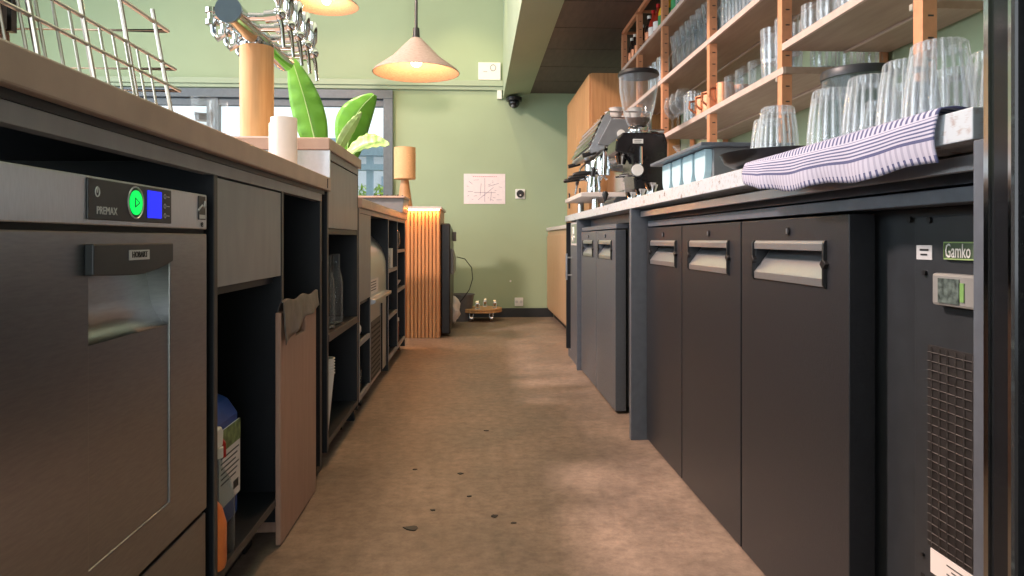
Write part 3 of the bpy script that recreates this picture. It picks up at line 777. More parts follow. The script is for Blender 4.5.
# ---- beer tower
bt = thing('beer_tower', (-.805,2.62,1.10), 'wooden column beer tower with a chrome tap rail', 'beer tower')
MB().cyl((-.805,2.62,1.098),(-.805,2.62,1.458),.060,n=32).build('column', m_tower, bt)
MB().cyl((-.805,2.62,1.458),(-.805,2.62,1.468),.060,n=32).build('collar', m_chrome, bt)
MB().cyl((-.805,2.33,1.500),(-.805,2.99,1.500),.040,n=28).build('rail', m_chrome, bt)
MB().cyl((-.805,2.318,1.500),(-.805,2.33,1.500),.043,n=28).build('rail_cap', M('cap_blue_steel',(.18,.22,.30),.3,1,noise=.05), bt)
for i in range(5):
    y = 2.42+i*.125
    q = MB(); q.cyl((-.77,y,1.508),(-.700,y,1.508),.014,n=14); q.cyl((-.715,y,1.508),(-.675,y,1.513),.022,n=14); q.sphere((-.670,y,1.518),.024,12)
    tp = q.build('tap', m_chrome, bt)
    MB().tube([(-.670,y,1.513),(-.660,y,1.475),(-.655,y,1.425),(-.653,y,1.405)], [.010,.008,.006,.006], 10).build('spout', m_chrome, tp)
    MB().lathe((-.670,y,1.533), [(0,0),(.008,0),(.010,.02),(.017,.03),(.020,.10),(.014,.112),(0,.114)], 14).build('tap_handle', m_chrome, tp)
for i in range(3):
    y = 2.40+i*.12
    q = MB(); q.cyl((-.84,y,1.513),(-.875,y,1.500),.016,n=12); q.lathe((-.885,y,1.500), [(0,-.03),(.022,-.028),(.022,-.012),(.015,-.01),(.015,.01),(.022,.012),(.022,.028),(0,.03)], 14)
    q.tube([(-.885,y,1.49),(-.88,y,1.445),(-.865,y,1.425),(-.84,y,1.44)], .010, 8)
    q.build('coupling', m_chrome, bt)
MB().box(-1.0,-.64,2.40,2.86,1.085,1.10).build('drip_tray', m_steel, None, bevel=.002, label='flat stainless drip tray under the beer tower', category='drip tray')
# stacked glasses left of the tower
t = thing('glass_tumbler', (-.93,2.44,1.10), 'faceted tumbler left of the beer tower, lower of the stack', 'glass')
MB().lathe((-.93,2.44,1.10), [(0,0),(.030,0),(.042,.09),(.038,.09),(.026,.012),(0,.012)], 8).build('tumbler', m_glass, t)
dup(t, (-.93,2.44,1.145), 'faceted tumbler left of the beer tower, upper of the stack')
t2 = thing('glass_tumbler', (-.875,2.43,1.10), 'straight clear glass pressed beside the wooden tower column', 'glass')
glassgeo(MB(), (-.875,2.43,1.10), .12, .024, .030).build('tumbler', m_glass, t2)
# paper roll
pr = thing('paper_roll', (-.567,2.10,.952), 'white paper towel roll standing on the brown worktop', 'paper roll')
MB().lathe((-.567,2.10,.952), [(.012,0),(.038,0),(.0385,.08),(.038,.158),(.012,.158),(.012,0)], 28).build('paper', m_paper, pr)
MB().lathe((-.567,2.10,.952), [(.010,.0),(.0125,.0),(.0125,.159),(.010,.159),(.010,0)], 16).build('core', m_pitaupe, pr)
q = MB(); q.surf(lambda u,v:(-.567+(.039+.006*u)*math.cos(2.6+u*.8), 2.10+(.039+.006*u)*math.sin(2.6+u*.8)*-1, .953+.14*v), 8, 4); q.build('loose_sheet', m_paper, pr, solid=.0008)

# ---- plant behind the raised cabinet
pl = thing('potted_plant', (-.85,3.25,.926), 'broad leaved green plant standing behind the beer tower', 'plant')
MB().lathe((-.85,3.25,.926), [(0,0),(.07,0),(.09,.14),(.095,.14),(.08,.145),(.075,.12),(0,.12)], 24).build('pot', m_bin, pl)
def leaf(name, p0, p1, bend, width, mat, twist, npt=14, tipw=.25):
    p0 = Vector(p0); p1 = Vector(p1); ax = p1-p0
    side = Vector(twist).normalized()
    q = MB()
    def f(u, v):
        w = width*math.sin(PI*min(1, max(0, .04+.93*u**.85)))**.75
        c = p0 + ax*u + Vector(bend)*math.sin(PI*u)
        nrm = ax.cross(side).normalized()
        s_ = (v-.5)*2
        return tuple(c + side*(w*s_) + nrm*(abs(s_)**1.3*w*.28+ .004*math.sin(u*40)*abs(s_)))
    q.surf(f, 24, 8); o = q.build(name, mat, pl, solid=.0012)
    q = MB(); q.tube([tuple(p0+ax*u+Vector(bend)*math.sin(PI*u)) for u in [i/10 for i in range(11)]], [.004*(1-.7*i/10) for i in range(11)], 6); q.build('midrib', m_leafpale, o)
def onpx(px, py, Y):
    s, c = math.sin(.05138), math.cos(.05138); t = (px-512)/700
    X = Y*(s+t*c)/(c-t*s); d = Y*c+X*s
    return (X, Y, .75+(240-py)*d/700)
leaf('leaf', (-.675,3.05,1.10), (-.792,3.05,1.535), (.012,-.02,0), .068, m_leaf, (1,.12,.18))
leaf('leaf', (-.61,3.35,1.11), (-.475,3.30,1.43), (-.035,0,.035), .082, m_leaf, (.86,.2,-.5))
leaf('leaf', (-.63,3.15,1.12), (-.505,3.12,1.315), (.0,0,.01), .026, m_leafpale, (.75,.4,-.5))
leaf('leaf', (-.60,3.2,1.12), (-.385,3.15,1.175), (0,0,.035), .048, m_leafpale, (.05,.55,.8))
for a, b_ in (((-.84,3.24,1.05),(-.675,3.05,1.11)),((-.84,3.26,1.05),(-.61,3.35,1.12)),((-.84,3.25,1.05),(-.63,3.15,1.13)),((-.83,3.25,1.05),(-.60,3.2,1.13))):
    MB().tube([a, tuple((Vector(a)+Vector(b_))/2+Vector((0,0,.02))), b_], .006, 6).build('stalk', m_leafpale, pl)

# ---- wire rack on near worktop
rk = thing('wire_dish_rack', (-.7,.85,.952), 'tall stainless wire plate rack standing on the near worktop', 'dish rack')
def rackx(z, side): return (-.495-(z-.955)*.14) if side else (-.86+(z-.955)*.10)
RY0 = .42
LV = ((.958,.0030,1.222),(1.003,.0028,1.215),(1.038,.0028,1.208),(1.10,.0034,1.20))
for z, r, ye in LV:
    q = MB()
    q.tube([(rackx(z,1),RY0,z),(rackx(z,1),ye,z),(rackx(z,0),ye,z),(rackx(z,0),RY0,z),(rackx(z,1),RY0,z)], r, 8)
    q.build('rim_wire', m_steelwire, rk)
for y0, y1 in ((1.168,1.15),(1.052,1.04),(.937,.925),(.82,.81),(.62,.61)):
    for sd in (1, 0):
        MB().tube([(rackx(.958,sd),y0,.955),(rackx(1.12,sd),y1,1.12)], .0034, 8).build('post', m_steelwire, rk)
q = MB()
y = .45
while y < 1.15:
    q.tube([(rackx(.958,1),y,.956),(rackx(1.038,1),y-.006,1.038)], .0018, 6)
    q.tube([(rackx(.958,0),y,.956),(rackx(1.038,0),y-.006,1.038)], .0018, 6)
    q.tube([(rackx(.958,1),y,.956),(rackx(.958,0),y,.956)], .0018, 6)
    y += .035
q.build('grid_wires', m_steelwire, rk, kind='stuff')
q = MB()
for k in range(5): q.tube([(-.62-.04*k,.50,.966),(-.62-.04*k,1.17,.966)], .0022, 6)
for k in range(13): q.tube([(-.58,.55+.05*k,.969),(-.83,.55+.05*k,.969)], .0022, 6)
q.build('wire_mat', m_yellow, rk)
ck = thing('cutlery_crate', (-.63,.75,.955), 'dark ribbed cutlery basket inside the wire rack at the left edge', 'basket')
q = MB(); q.box(-.72,-.56,.61,.875,.975,1.0); q.build('base', m_cratebr, ck, bevel=.004)
q = MB()
for i in range(15): q.box(-.562,-.555,.615+.018*i,.625+.018*i,1.0,1.05); q.box(-.725,-.718,.615+.018*i,.625+.018*i,1.0,1.05)
for i in range(9): q.box(-.718+.018*i,-.710+.018*i,.874,.880,1.0,1.05)
q.build('ribs', m_blkpl, ck)
q = MB(); q.box(-.562,-.552,.61,.88,1.045,1.062); q.box(-.728,-.718,.61,.88,1.045,1.062); q.box(-.728,-.552,.872,.882,1.045,1.062); q.build('rim', m_cratebr, ck, bevel=.002)
MB().box(-.715,-.56,.615,.865,1.0,1.02).build('bottom_plate', m_cratebr, ck)
for i, (x, y) in enumerate(((-.60,.71),(-.60,.77),(-.62,.83))):
    sp_ = thing('spoon', (x,y,1.02), ('steel spoon handle standing in the cutlery basket, %s' % ('nearest the camera','in the middle','farthest from the camera')[i]), 'spoon')
    MB().tube([(x,y,1.02),(x-.01,y+.01,1.10),(x-.015,y+.012,1.16)], [.004,.003,.006], 8).build('handle', m_steelwire, sp_)

# ================================================================== RIGHT COUNTER
ct = thing('terrazzo_worktop', (.95,2.65,.866), 'white speckled terrazzo worktop of the right counter', 'worktop')
q = MB(); q.box(.58, XR-.005, .79, 4.55, .868, .906); q.build('slab', m_terr, ct, bevel=.0015)
fr = thing('counter_frame', (.95,2.6,0), 'dark grey frame carrying the terrazzo worktop', 'counter frame')
for y0, y1, x1 in ((.767,.789,1.30),(2.595,2.625,1.30),(4.00,4.02,1.30)):
    B(.58,x1,y0,y1,.0,.866).build('leg_panel', m_frame, fr, bevel=.001)
q = MB(); q.box(.66,.70,.79,4.50,.826,.866); q.build('rail', m_frame, fr)
B(.612,.622,.80,2.58,.836,.856).build('light_channel', m_steel, fr, bevel=.001)
B(1.28,1.30,.79,4.5,.0,.866).build('back_panel', m_black, fr)
# fridge door with handle
def fridge(name, xf, doors, y0, y1, lab, m_door=m_door):
    t = thing(name, ((xf+1.2)/2,(y0+y1)/2,0), lab, 'fridge')
    ztop = .80
    B(xf+.056, 1.22, y0, y1, .03, ztop).build('body', m_darkpl, t, bevel=.002)
    B(xf+.004, 1.22, y0, y1, ztop+.0, ztop+.020).build('top_panel', m_frame, t, bevel=.001)
    for (a, b_) in doors:
        cy = (a+b_)/2; hw = .163
        ha, hb, h0, h1 = cy-hw, cy+hw, .664, .748
        d = MB().slab_hole(xf, xf+.046, a, b_, .012, .794, ha+.004, hb-.004, h0+.003, h1-.003).build('door', m_door, t, bevel=.0015)
        MB().box(xf+.046,xf+.055,a+.015,b_-.015,.03,.78).build('gasket', m_rubber, d)
        q = MB()
        q.prism([(xf-.004,h0),(xf+.001,h0),(xf+.003,h0+.012),(xf+.041,h1-.016),(xf+.041,h1-.010),(xf-.002,h0+.017),(xf-.004,h0+.015)], 'y', ha+.006, hb-.006)
        q.prism([(xf-.004,h1-.018),(xf+.006,h1-.018),(xf+.006,h1),(xf+.0,h1+.001),(xf-.004,h1-.004)], 'y', ha+.006, hb-.006)
        hd = q.build('handle', m_steel, d, bevel=.0008)
        for e, s_ in ((ha, 1), (hb, -1)):
            q = MB(); ym = e+s_*.004
            q.prism([(xf-.007,h0+.004),(xf-.003,h0-.003),(xf+.01,h0-.003),(xf+.04,h0+.006),(xf+.04,h1),(xf+.01,h1+.002),(xf-.004,h1+.001),(xf-.007,h1-.006)], 'y', e-.003, e+.003)
            q.cyl((xf-.0075,e,(h0+h1)/2-.0),(xf+.002,e,(h0+h1)/2),.011,n=4)
            q.build('handle_cap', m_blkpl, d, bevel=.0008)
        q = MB(); q.cyl((xf-.004,cy-.01,.768),(xf+.001,cy-.01,.768),.0085,n=20); q.build('lock', m_blkpl, d)
        q = MB(); q.box(xf-.0052,xf-.0038,cy-.0112,cy-.0088,.7625,.7735); q.build('keyhole', m_steel, d)
    for y in (y0+.06, y1-.06):
        for x in (xf+.1, 1.15):
            MB().cyl((x,y,0),(x,y,.03),.02).build('foot', m_steel, t)
    return t
f1 = fridge('bar_fridge', .635, [(1.162,1.645),(1.653,2.129),(2.137,2.572)], .822, 2.575, 'three door charcoal back bar fridge under the terrazzo worktop')
f2 = fridge('bar_fridge', .600, [(2.99,3.471),(3.479,3.97)], 2.99, 3.97, 'two door blue grey back bar fridge beyond the three door one', M('bluegrey_sheen_vinyl',(.085,.10,.12),.36,noise=.08,nscale=120,bump=.4,bscale=500))  # door colour lightened to blue grey, window reflection painted into it
# compressor side of fridge 1
XC = .690
B(XC-.004, XC, .824, 1.062, .03, .785).build('compressor_panel', m_darkpl, f1, bevel=.001)
bg = MB(); bg.box(XC-.008,XC-.004,.905,.988,.722,.747); bg = bg.build('badge', M('badge_green',(.09,.13,.08),.3,noise=.1), f1, bevel=.002)
q = MB(); q.tube([(XC-.0085,.906,.7225),(XC-.0085,.987,.7225),(XC-.0085,.987,.7465),(XC-.0085,.906,.7465),(XC-.0085,.906,.7225)], .0011, 5); q.build('badge_border', M('badge_lime',(.35,.5,.2),.4,noise=.1), f1)
text('Gamko', .0290, m_white, f1, (XC-.009, .984, .7335), ROT_NX, align='LEFT', xs=.62)
lb = B(XC-.0052,XC-.004,1.019,1.056,.720,.742).build('label', m_ltext, f1)
q = MB(); q.box(XC-.0060,XC-.0050,1.027,1.047,.7335,.7365); q.box(XC-.0060,XC-.0050,1.030,1.045,.7265,.7290); q.build('label_print', m_dtext, lb)
q = MB(); q.cyl((XC-.008,1.072,.782),(XC-.003,1.072,.782),.005); q.cyl((XC-.008,1.024,.780),(XC-.003,1.024,.780),.005); q.cyl((XC-.008,1.035,.700),(XC-.003,1.035,.700),.004); q.cyl((XC-.008,1.04,.268),(XC-.003,1.04,.268),.003)
q.build('screw', m_blkpl, f1)
cbx = B(XC-.020,XC-.004,.885,.998,.655,.702).build('thermostat_box', M('milky_plastic',(.26,.26,.25),.3,noise=.05), f1, bevel=.004)
B(XC-.0215,XC-.0195,.938,.982,.660,.695).build('thermostat_display', M('display_grey',(.10,.13,.12),.2,noise=.6,nscale=120), cbx)
B(XC-.0215,XC-.0195,.928,.936,.664,.690).build('indicator_strip', M('indicator_green',(.20,.38,.12),.4,noise=.2), cbx)
gp = B(XC-.007,XC-.004,.83,1.026,.290,.592).build('grille', m_mesh, f1)
q = MB()
for i in range(22): 
    z = .298+.0135*i; q.tube([(XC-.0085,.832,z),(XC-.0085,1.024,z)], .0009, 4)
for i in range(11):
    y = .84+.0175*i; q.tube([(XC-.009,y,.292),(XC-.009,y,.590)], .0009, 4)
q.build('grille_wires', m_dust, gp)
st = B(XC-.0055,XC-.004,.83,1.022,.250,.286).build('rating_sticker', m_paper, f1)
q = MB(); 
for i in range(4): q.box(XC-.0062,XC-.0052,.86,.985-.01*(i%2),.276-i*.0065,.2775-i*.0065)
q.build('sticker_print', m_dtext, st)
q = MB()
for i in range(4): q.box(XC-.0055,XC-.0038,.84,1.045,.232-i*.022,.238-i*.022)
q.build('vent_slot', m_rubber, f1)

# end cabinet with bar handle
ec = thing('end_cabinet', (.9,4.3,0), 'grey end cabinet door with vertical steel bar handle by the espresso machine', 'cabinet')
B(.62,1.27,4.03,4.53,.05,.864).build('carcass', m_frame, ec)
B(.600,.619,4.03,4.42,.05,.862).build('door', m_frame, ec, bevel=.0015)
B(.585,1.27,4.505,4.53,.05,.864).build('side_panel', m_black, ec)
q = MB(); q.cyl((.566,4.36,.50),(.566,4.36,.665),.007,n=12); q.cyl((.566,4.36,.53),(.602,4.36,.53),.005,n=8); q.cyl((.566,4.36,.64),(.602,4.36,.64),.005,n=8); q.build('handle', m_steel, ec)
B(.60,.615,4.03,4.53,0,.05).build('plinth', m_frame, ec)
sg = B(.5975,.5995,4.11,4.38,.718,.858).build('sticker', m_ltext, ec)
q = MB(); q.box(.5968,.5976,4.13,4.36,.73,.846); q.build('sticker_field', M('sage_print',(.20,.26,.20),.5,noise=.1), sg)
q = MB(); q.tube([(.5965,4.245,.83),(.5965,4.245,.79),(.5965,4.27,.765),(.5965,4.24,.745),(.5965,4.215,.77)], .010, 6); q.build('sticker_symbol', m_white, sg)

# pale low cabinet along the back right
lc = thing('low_oak_cabinet', (1.0,5.8,0), 'pale wooden low cabinet in the back right corner', 'cabinet')
B(.70,XR-.005,4.66,YB-.02,.08,.835).build('carcass', m_oakpale, lc, bevel=.001)
B(.685,XR-.005,4.64,YB-.01,.838,.868).build('top', m_cream, lc, bevel=.002)
B(.76,XR-.01,4.66,YB-.02,0,.08).build('plinth', m_base, lc)
for i in range(4): B(.690,.6995,4.67+i*.53,5.195+i*.53,.10,.79).build('door', m_oakpale, lc, bevel=.001)
q = MB(); 
for i in range(36): q.box(.6895,.6905,4.69+i*.058,4.694+i*.058,.10,.79)
q.build('door_groove', m_pitaupe, lc, kind='stuff')
uc = thing('tall_oak_cabinet', (1.05,5.2,.868), 'orange toned oak cabinet rising behind the espresso machine', 'cabinet')
B(.765,XR-.005,4.62,5.75,.870,1.862).build('carcass', m_oak, uc, bevel=.002)
for a, b_ in ((4.625,5.18),(5.19,5.745)):
    d = B(.752,.765,a,b_,.875,1.857).build('door', m_oak, uc, bevel=.0015)
    MB().tube([(.740,(a+b_)/2+.06,1.0),(.740,(a+b_)/2+.06,1.12)], .006, 8).build('handle', m_blkpl, d)

# ================================================================== ESPRESSO MACHINE
em = thing('espresso_machine', (.9,3.95,.906), 'chrome two group espresso machine with black portafilter handles', 'espresso machine')
ea, eb = 3.80, 4.46
q = MB(); q.prism([(.84,1.03),(.965,1.03),(.965,1.425),(.73,1.425),(.70,1.26),(.84,1.25)], 'y', ea, eb); q.build('body', m_chrome, em, bevel=.006)
q = MB(); q.prism([(.615,1.245),(.63,1.225),(.70,1.245),(.74,1.425),(.72,1.44),(.70,1.435)], 'y', ea-.01, eb+.01); q.build('control_fascia', m_steel, em, bevel=.003)
for k in range(5):
    u = (k+.5)/5; x = .612+.085*u; z = 1.25+.18*u
    MB().prism([(x-.010,z),(x-.006,z-.006),(x+.012,z+.018),(x+.004,z+.022)], 'y', ea-.012, eb+.012).build('fascia_rib', m_chrome, em)
q = MB(); q.prism([(.66,1.27),(.90,1.25),(.93,1.41),(.735,1.41)], 'y', ea-.016, ea-.004); q.build('side_plate', m_greybox, em, bevel=.003)
B(.57,.955,ea-.02,eb,.985,1.010).build('drip_tray', m_cream, em, bevel=.004)
B(.60,.84,ea+.02,eb-.03,1.010,1.014).build('tray_grate', m_steel, em, bevel=.001)
B(.84,.96,ea+.03,eb-.03,1.010,1.03).build('plinth', m_steel, em)
for y in (ea+.05, eb-.08):
    for x in (.66,.92): MB().cyl((x,y,.906),(x,y,.986),.022,.018,n=14).build('foot', m_chrome, em)
for i, y in enumerate((ea+.13, ea+.34, ea+.55)):
    q = MB(); q.cyl((.72,y,1.165),(.72,y,1.25),.042,n=20); q.cyl((.72,y,1.20),(.85,y,1.22),.035,n=16); q.cyl((.72,y,1.15),(.72,y,1.165),.047,n=20); g_ = q.build('group_head', m_chrome, em)
    q = MB(); q.cyl((.72,y,1.115),(.72,y,1.15),.036,n=18); q.tube([(.70,y,1.09),(.72,y,1.115),(.74,y,1.09)], .008, 8); q.cyl((.685,y,1.130),(.645,y,1.128),.010,n=10); p_ = q.build('portafilter', m_chrome, em)
    MB().tube([(.648,y,1.128),(.62,y,1.128),(.59,y,1.125),(.555,y,1.118),(.546,y,1.116)], [.011,.014,.015,.013,.008], 10).build('portafilter_handle', m_blkpl, p_)
for y in (ea+.03, eb-.04):
    MB().tube([(.70,y,1.24),(.66,y,1.20),(.645,y,1.12),(.63,y,1.04)], [.006]*4, 8).build('steam_wand', m_chrome, em)
    MB().tube([(.648,y,1.15),(.640,y,1.10)], .011, 10).build('wand_grip', m_blkpl, em)
    MB().tube([(.66,y,1.235),(.585,y,1.215)], [.013,.013], 10).build('steam_knob', m_blkpl, em)
q = MB(); q.tube([(.73,ea+.01,1.455),(.73,eb-.01,1.455),(.96,eb-.01,1.455),(.96,ea+.01,1.455),(.73,ea+.01,1.455)], .005, 8)
for x in (.73,.96):
    for y in (ea+.01, eb-.01): q.cyl((x,y,1.42),(x,y,1.455),.004,n=8)
q.build('cup_rail', m_chrome, em)
MB().cyl((.79,ea-.024,1.33),(.79,ea-.016,1.33),.022,n=20).build('pressure_gauge', m_white, em)
cu = thing('espresso_cup', (.78,3.86,1.426), 'cream cup upside down on the espresso machine, front row nearest the grinder', 'cup', None)
cupgeo(MB(), (.78,3.86,1.426), .055, .026, .040, .003).build('cup', m_cream, cu)
rows = ('front row', 'back row', 'back row'); poss = ('nearest the grinder','second from the grinder','third from the grinder','fourth from the grinder','farthest from the grinder','farthest from the grinder')
for r_ in range(3):
    for k in range(6):
        if r_ == 2 or k == 5: continue
        if r_ == 0 and k == 0: 
            cu['label'] = 'cream cup on the espresso machine, front row, nearest the grinder'; cu['group'] = 'cups on the espresso machine'; continue
        dup(cu, (.78+.105*r_, 3.86+k*.125, 1.426), 'cream cup on the espresso machine, %s, %s' % (rows[r_], poss[k]))
# milk jug on tray
mj = thing('milk_jug', (.66,3.90,1.014), 'steel milk jug standing on the espresso machine drip tray', 'jug')
MB().lathe((.66,3.90,1.014), [(0,0),(.038,0),(.04,.03),(.032,.08),(.036,.10),(.033,.10),(.029,.08),(.037,.03),(.035,.004),(0,.004)], 20).build('jug_body', m_chrome, mj)
MB().tube([(.66,3.865,1.095),(.66,3.835,1.085),(.66,3.835,1.045),(.66,3.86,1.035)], .004, 6).build('handle', m_chrome, mj)
# coffee knock items at edge
t = thing('tamper', (.64,3.42,.906), 'small steel tamper with black knob on the terrazzo edge before the machine', 'tamper')
MB().cyl((.64,3.44,.906),(.64,3.44,.93),.028,n=18).build('base', m_chrome, t); MB().lathe((.64,3.44,.93), [(0,0),(.009,0),(.008,.02),(.017,.045),(.012,.06),(0,.062)], 14).build('knob', m_blkpl, t)

# ================================================================== GRINDER
gd = thing('coffee_grinder', (.76,3.22,.906), 'black coffee grinder with a clear bean hopper', 'coffee grinder')
ga, gb = 3.12, 3.33
q = MB(); q.prism([(.72,.925),(.86,.925),(.865,1.19),(.85,1.235),(.66,1.235),(.632,1.205),(.625,1.15),(.66,1.14),(.70,1.13)], 'y', ga, gb); q.build('body', M('gloss_black',(.012,.012,.014),.15,noise=.2), gd, bevel=.008)
q = MB(); q.prism([(.62,.906),(.875,.906),(.875,.925),(.86,.945),(.63,.945),(.615,.93)], 'y', ga-.01, gb+.01); q.build('base', m_darkpl, gd, bevel=.006)
q = MB(); q.tube([(.70,ga+.06,1.05),(.655,ga+.06,1.045)], .005, 8); q.tube([(.70,gb-.06,1.05),(.655,gb-.06,1.045)], .005, 8); q.cyl((.675,(ga+gb)/2,1.14),(.675,(ga+gb)/2,1.10),.03,.018,n=18); q.build('portafilter_fork', m_chrome, gd)
MB().cyl((.725,ga-.012,1.065),(.725,ga,1.065),.026,n=26).build('dial', m_white, gd)
MB().cyl((.725,ga-.006,1.065),(.725,ga,1.065),.031,n=26).build('dial_ring', m_chrome, gd)
MB().tube([(.742,ga-.008,1.17),(.742,ga-.010,1.09)], .006, 8).build('lever', m_chrome, gd)
lb = B(.705,.752,ga-.0015,ga-.0002,1.185,1.205).build('label', m_white, gd)
text('WMF', .010, m_dtext, gd, (.7285,ga-.002,1.195), ROT_NY) if False else None
q = MB(); q.box(.712,.745,ga-.0022,ga-.0013,1.197,1.199); q.box(.712,.74,ga-.0022,ga-.0013,1.190,1.192); q.build('label_print', m_dtext, lb)
hx, hy = .755, 3.225
MB().lathe((hx,hy,1.235), [(0,0),(.06,0),(.062,.012),(.045,.018),(.045,.034),(.05,.04),(0,.04)], 28).build('hopper_collar', m_chrome, gd)
MB().cyl((hx+.05,hy,1.258),(hx+.12,hy,1.258),.009,n=10).build('hopper_slide', m_chrome, gd)
MB().lathe((hx,hy,1.275), [(.040,0),(.055,.02),(.075,.09),(.088,.17),(.090,.235),(.087,.235),(.085,.17),(.072,.09),(.052,.022),(.037,.004),(.037,0)], 36).build('hopper', m_glass, gd)
MB().lathe((hx,hy,1.280), [(0,0),(.033,0),(.050,.022),(.054,.034),(0,.036)], 28).build('coffee_beans', m_coffee, gd, kind='stuff')
MB().lathe((hx,hy,1.510), [(0,0),(.093,0),(.096,.008),(.09,.022),(0,.026)], 32).build('hopper_lid', m_blkpl, gd)

# ================================================================== SHELF RACK
sr = thing('copper_shelf_rack', (1.18,3.1,.906), 'copper coloured metal rack with wooden shelves above the right counter', 'shelving')
XS = 1.0
posts = (1.515, 2.235, 2.945, 3.70, 4.28, 4.73)
for y in posts:
    q = MB(); z0 = .868 if y > 4.6 else .906
    q.box(XS-.003, XS, y, y+.034, z0, 2.175); q.box(XS, XS+.030, y, y+.003, z0, 2.175)
    p_ = q.build('post', m_copper, sr)
    q = MB()
    for k in range(24): q.box(XS+.009, XS+.022, y-.0008, y+.0003, .95+.05*k, .954+.05*k)
    q.build('post_holes', m_dtext, p_)
    q = MB(); q.box(XR-.045, XR-.015, y, y+.003, z0, 2.175); q.box(XR-.018,XR-.015,y,y+.034,z0,2.175); q.build('post', m_copper, sr)
q = MB(); q.box(XS-.003,XS+.02,1.515,4.764,2.15,2.175); q.box(XR-.04,XR-.015,1.515,4.764,2.15,2.175)
for y in posts: q.box(XS,XR-.02,y,y+.01,2.155,2.172)
q.build('top_rail', m_copper, sr)
def shelf(y0, y1, z, back0=None):
    t_ = .022
    s1 = B(XS+.004, 1.195, y0, y1, z, z+t_).build('shelf_board', m_shelf, sr)
    B(XS-.006, XS+.004, y0, y1, z, z+t_).build('board_edge', m_shelfedge, s1)
    s2 = B(1.21, 1.355, y0 if back0 is None else back0, y1, z, z+t_).build('shelf_board', m_shelf, sr)
    B(1.200, 1.210, y0 if back0 is None else back0, y1, z-.004, z+t_).build('board_edge', m_shelfedge, s2)
shelf(2.22, 3.70, 1.290)
shelf(1.55, 2.23, 1.366, 1.80)
shelf(1.55, 4.75, 1.590)
shelf(1.55, 4.75, 1.895)
for y in posts[:4]:
    for z in (1.29, 1.59, 1.895): B(XS-.005,XS+.012,y+.034,y+.046,z-.014,z).build('shelf_clip', m_steel, sr)

# ---- shelf glassware prototypes
PROTO = {}
def lath(name, loc, prof, mat, part='glass', n=20, **k):
    q = MB(); q.lathe(loc, prof, n, **k); return q
def proto(kind, loc, label, group=None):
    x, y, z = loc
    if kind in PROTO:
        return dup(PROTO[kind], loc, label, group=group)
    if kind == 'goblet':
        t = thing('wine_goblet', loc, label, 'glass'); 
        MB().lathe(loc, [(0,0),(.034,0),(.033,.003),(.005,.008),(.004,.075),(.02,.085),(.040,.11),(.045,.14),(.040,.175),(.034,.19),(.032,.19),(.038,.175),(.0425,.14),(.037,.111),(.018,.09),(0,.086)], 22).build('glass', m_glass, t)
    elif kind == 'flute':
        t = thing('tall_glass', loc, label, 'glass')
        MB().lathe(loc, [(0,0),(.030,0),(.031,.005),(.012,.018),(.022,.04),(.026,.08),(.024,.11),(.036,.20),(.034,.20),(.0215,.11),(.023,.08),(.018,.045),(0,.03)], 20).build('glass', m_glass, t)
    elif kind == 'tall':
        t = thing('highball_glass', loc, label, 'glass')
        MB().lathe(loc, [(0,0),(.033,0),(.036,.15),(.0335,.15),(.0305,.012),(0,.012)], 20).build('glass', m_streakglass, t)
    elif kind == 'tumbler':
        t = thing('tumbler', loc, label, 'glass')
        MB().lathe(loc, [(0,0),(.036,0),(.042,.03),(.040,.09),(.0375,.09),(.0395,.03),(.034,.010),(0,.010)], 20).build('glass', m_streakglass, t)
    elif kind == 'pint':
        t = thing('pint_glass', loc, label, 'glass')
        MB().lathe(loc, [(0,0),(.040,0),(.046,.12),(.0435,.12),(.0375,.012),(0,.012)], 24, 12, .02).build('glass', m_streakglass, t)
    elif kind == 'mug':
        t = thing('glass_mug', loc, label, 'mug')
        MB().lathe(loc, [(0,0),(.038,0),(.040,.10),(.036,.10),(.034,.010),(0,.010)], 20).build('glass', m_glass, t)
        MB().tube([(x-.038,y,z+.08),(x-.065,y,z+.08),(x-.07,y,z+.05),(x-.062,y,z+.025),(x-.038,y,z+.025)], .005, 8).build('handle', m_glass, t)
    elif kind == 'copper':
        t = thing('copper_mug', loc, label, 'mug')
        MB().lathe(loc, [(0,0),(.036,0),(.040,.04),(.038,.10),(.035,.10),(.037,.04),(.033,.004),(0,.004)], 24, 12, .02).build('cup', m_coppermetal, t)
        MB().tube([(x-.038,y,z+.08),(x-.062,y,z+.075),(x-.065,y,z+.045),(x-.04,y,z+.025)], .005, 8).build('handle', m_coppermetal, t)
    elif kind in ('bottle_dark','bottle_red','bottle_yellow'):
        t = thing('liquor_bottle', loc, label, 'bottle')
        mt = {'bottle_dark': M('dark_glass',(.02,.012,.01),.08,noise=.1), 'bottle_red': M('ruby_liquor',(.30,.03,.015),.1,noise=.1), 'bottle_yellow': M('yellow_liquor',(.75,.45,.03),.15,noise=.1)}[kind]
        cm = {'bottle_dark': m_white, 'bottle_red': m_red, 'bottle_yellow': m_yellow}[kind]
        lm = {'bottle_dark': m_coppermetal, 'bottle_red': m_paper, 'bottle_yellow': M('green_label',(.03,.25,.08),.5,noise=.1)}[kind]
        MB().lathe(loc, [(0,0),(.034,0),(.036,.01),(.036,.14),(.028,.17),(.013,.20),(.013,.235),(0,.235)], 20).build('body', mt, t)
        MB().cyl((x,y,z+.235),(x,y,z+.26),.015).build('cap', cm, t)
        MB().lathe(loc, [(.0365,.05),(.037,.05),(.037,.12),(.0365,.12)], 20).build('label', lm, t)
    if kind.startswith('bottle_'): t.scale = (.8,.8,.74)
    PROTO[kind] = t; return t
pn = ['nearest the camera','second from the camera','third from the camera','fourth from the camera','fifth from the camera','sixth from the camera','seventh from the camera','eighth from the camera','ninth from the camera','tenth from the camera']
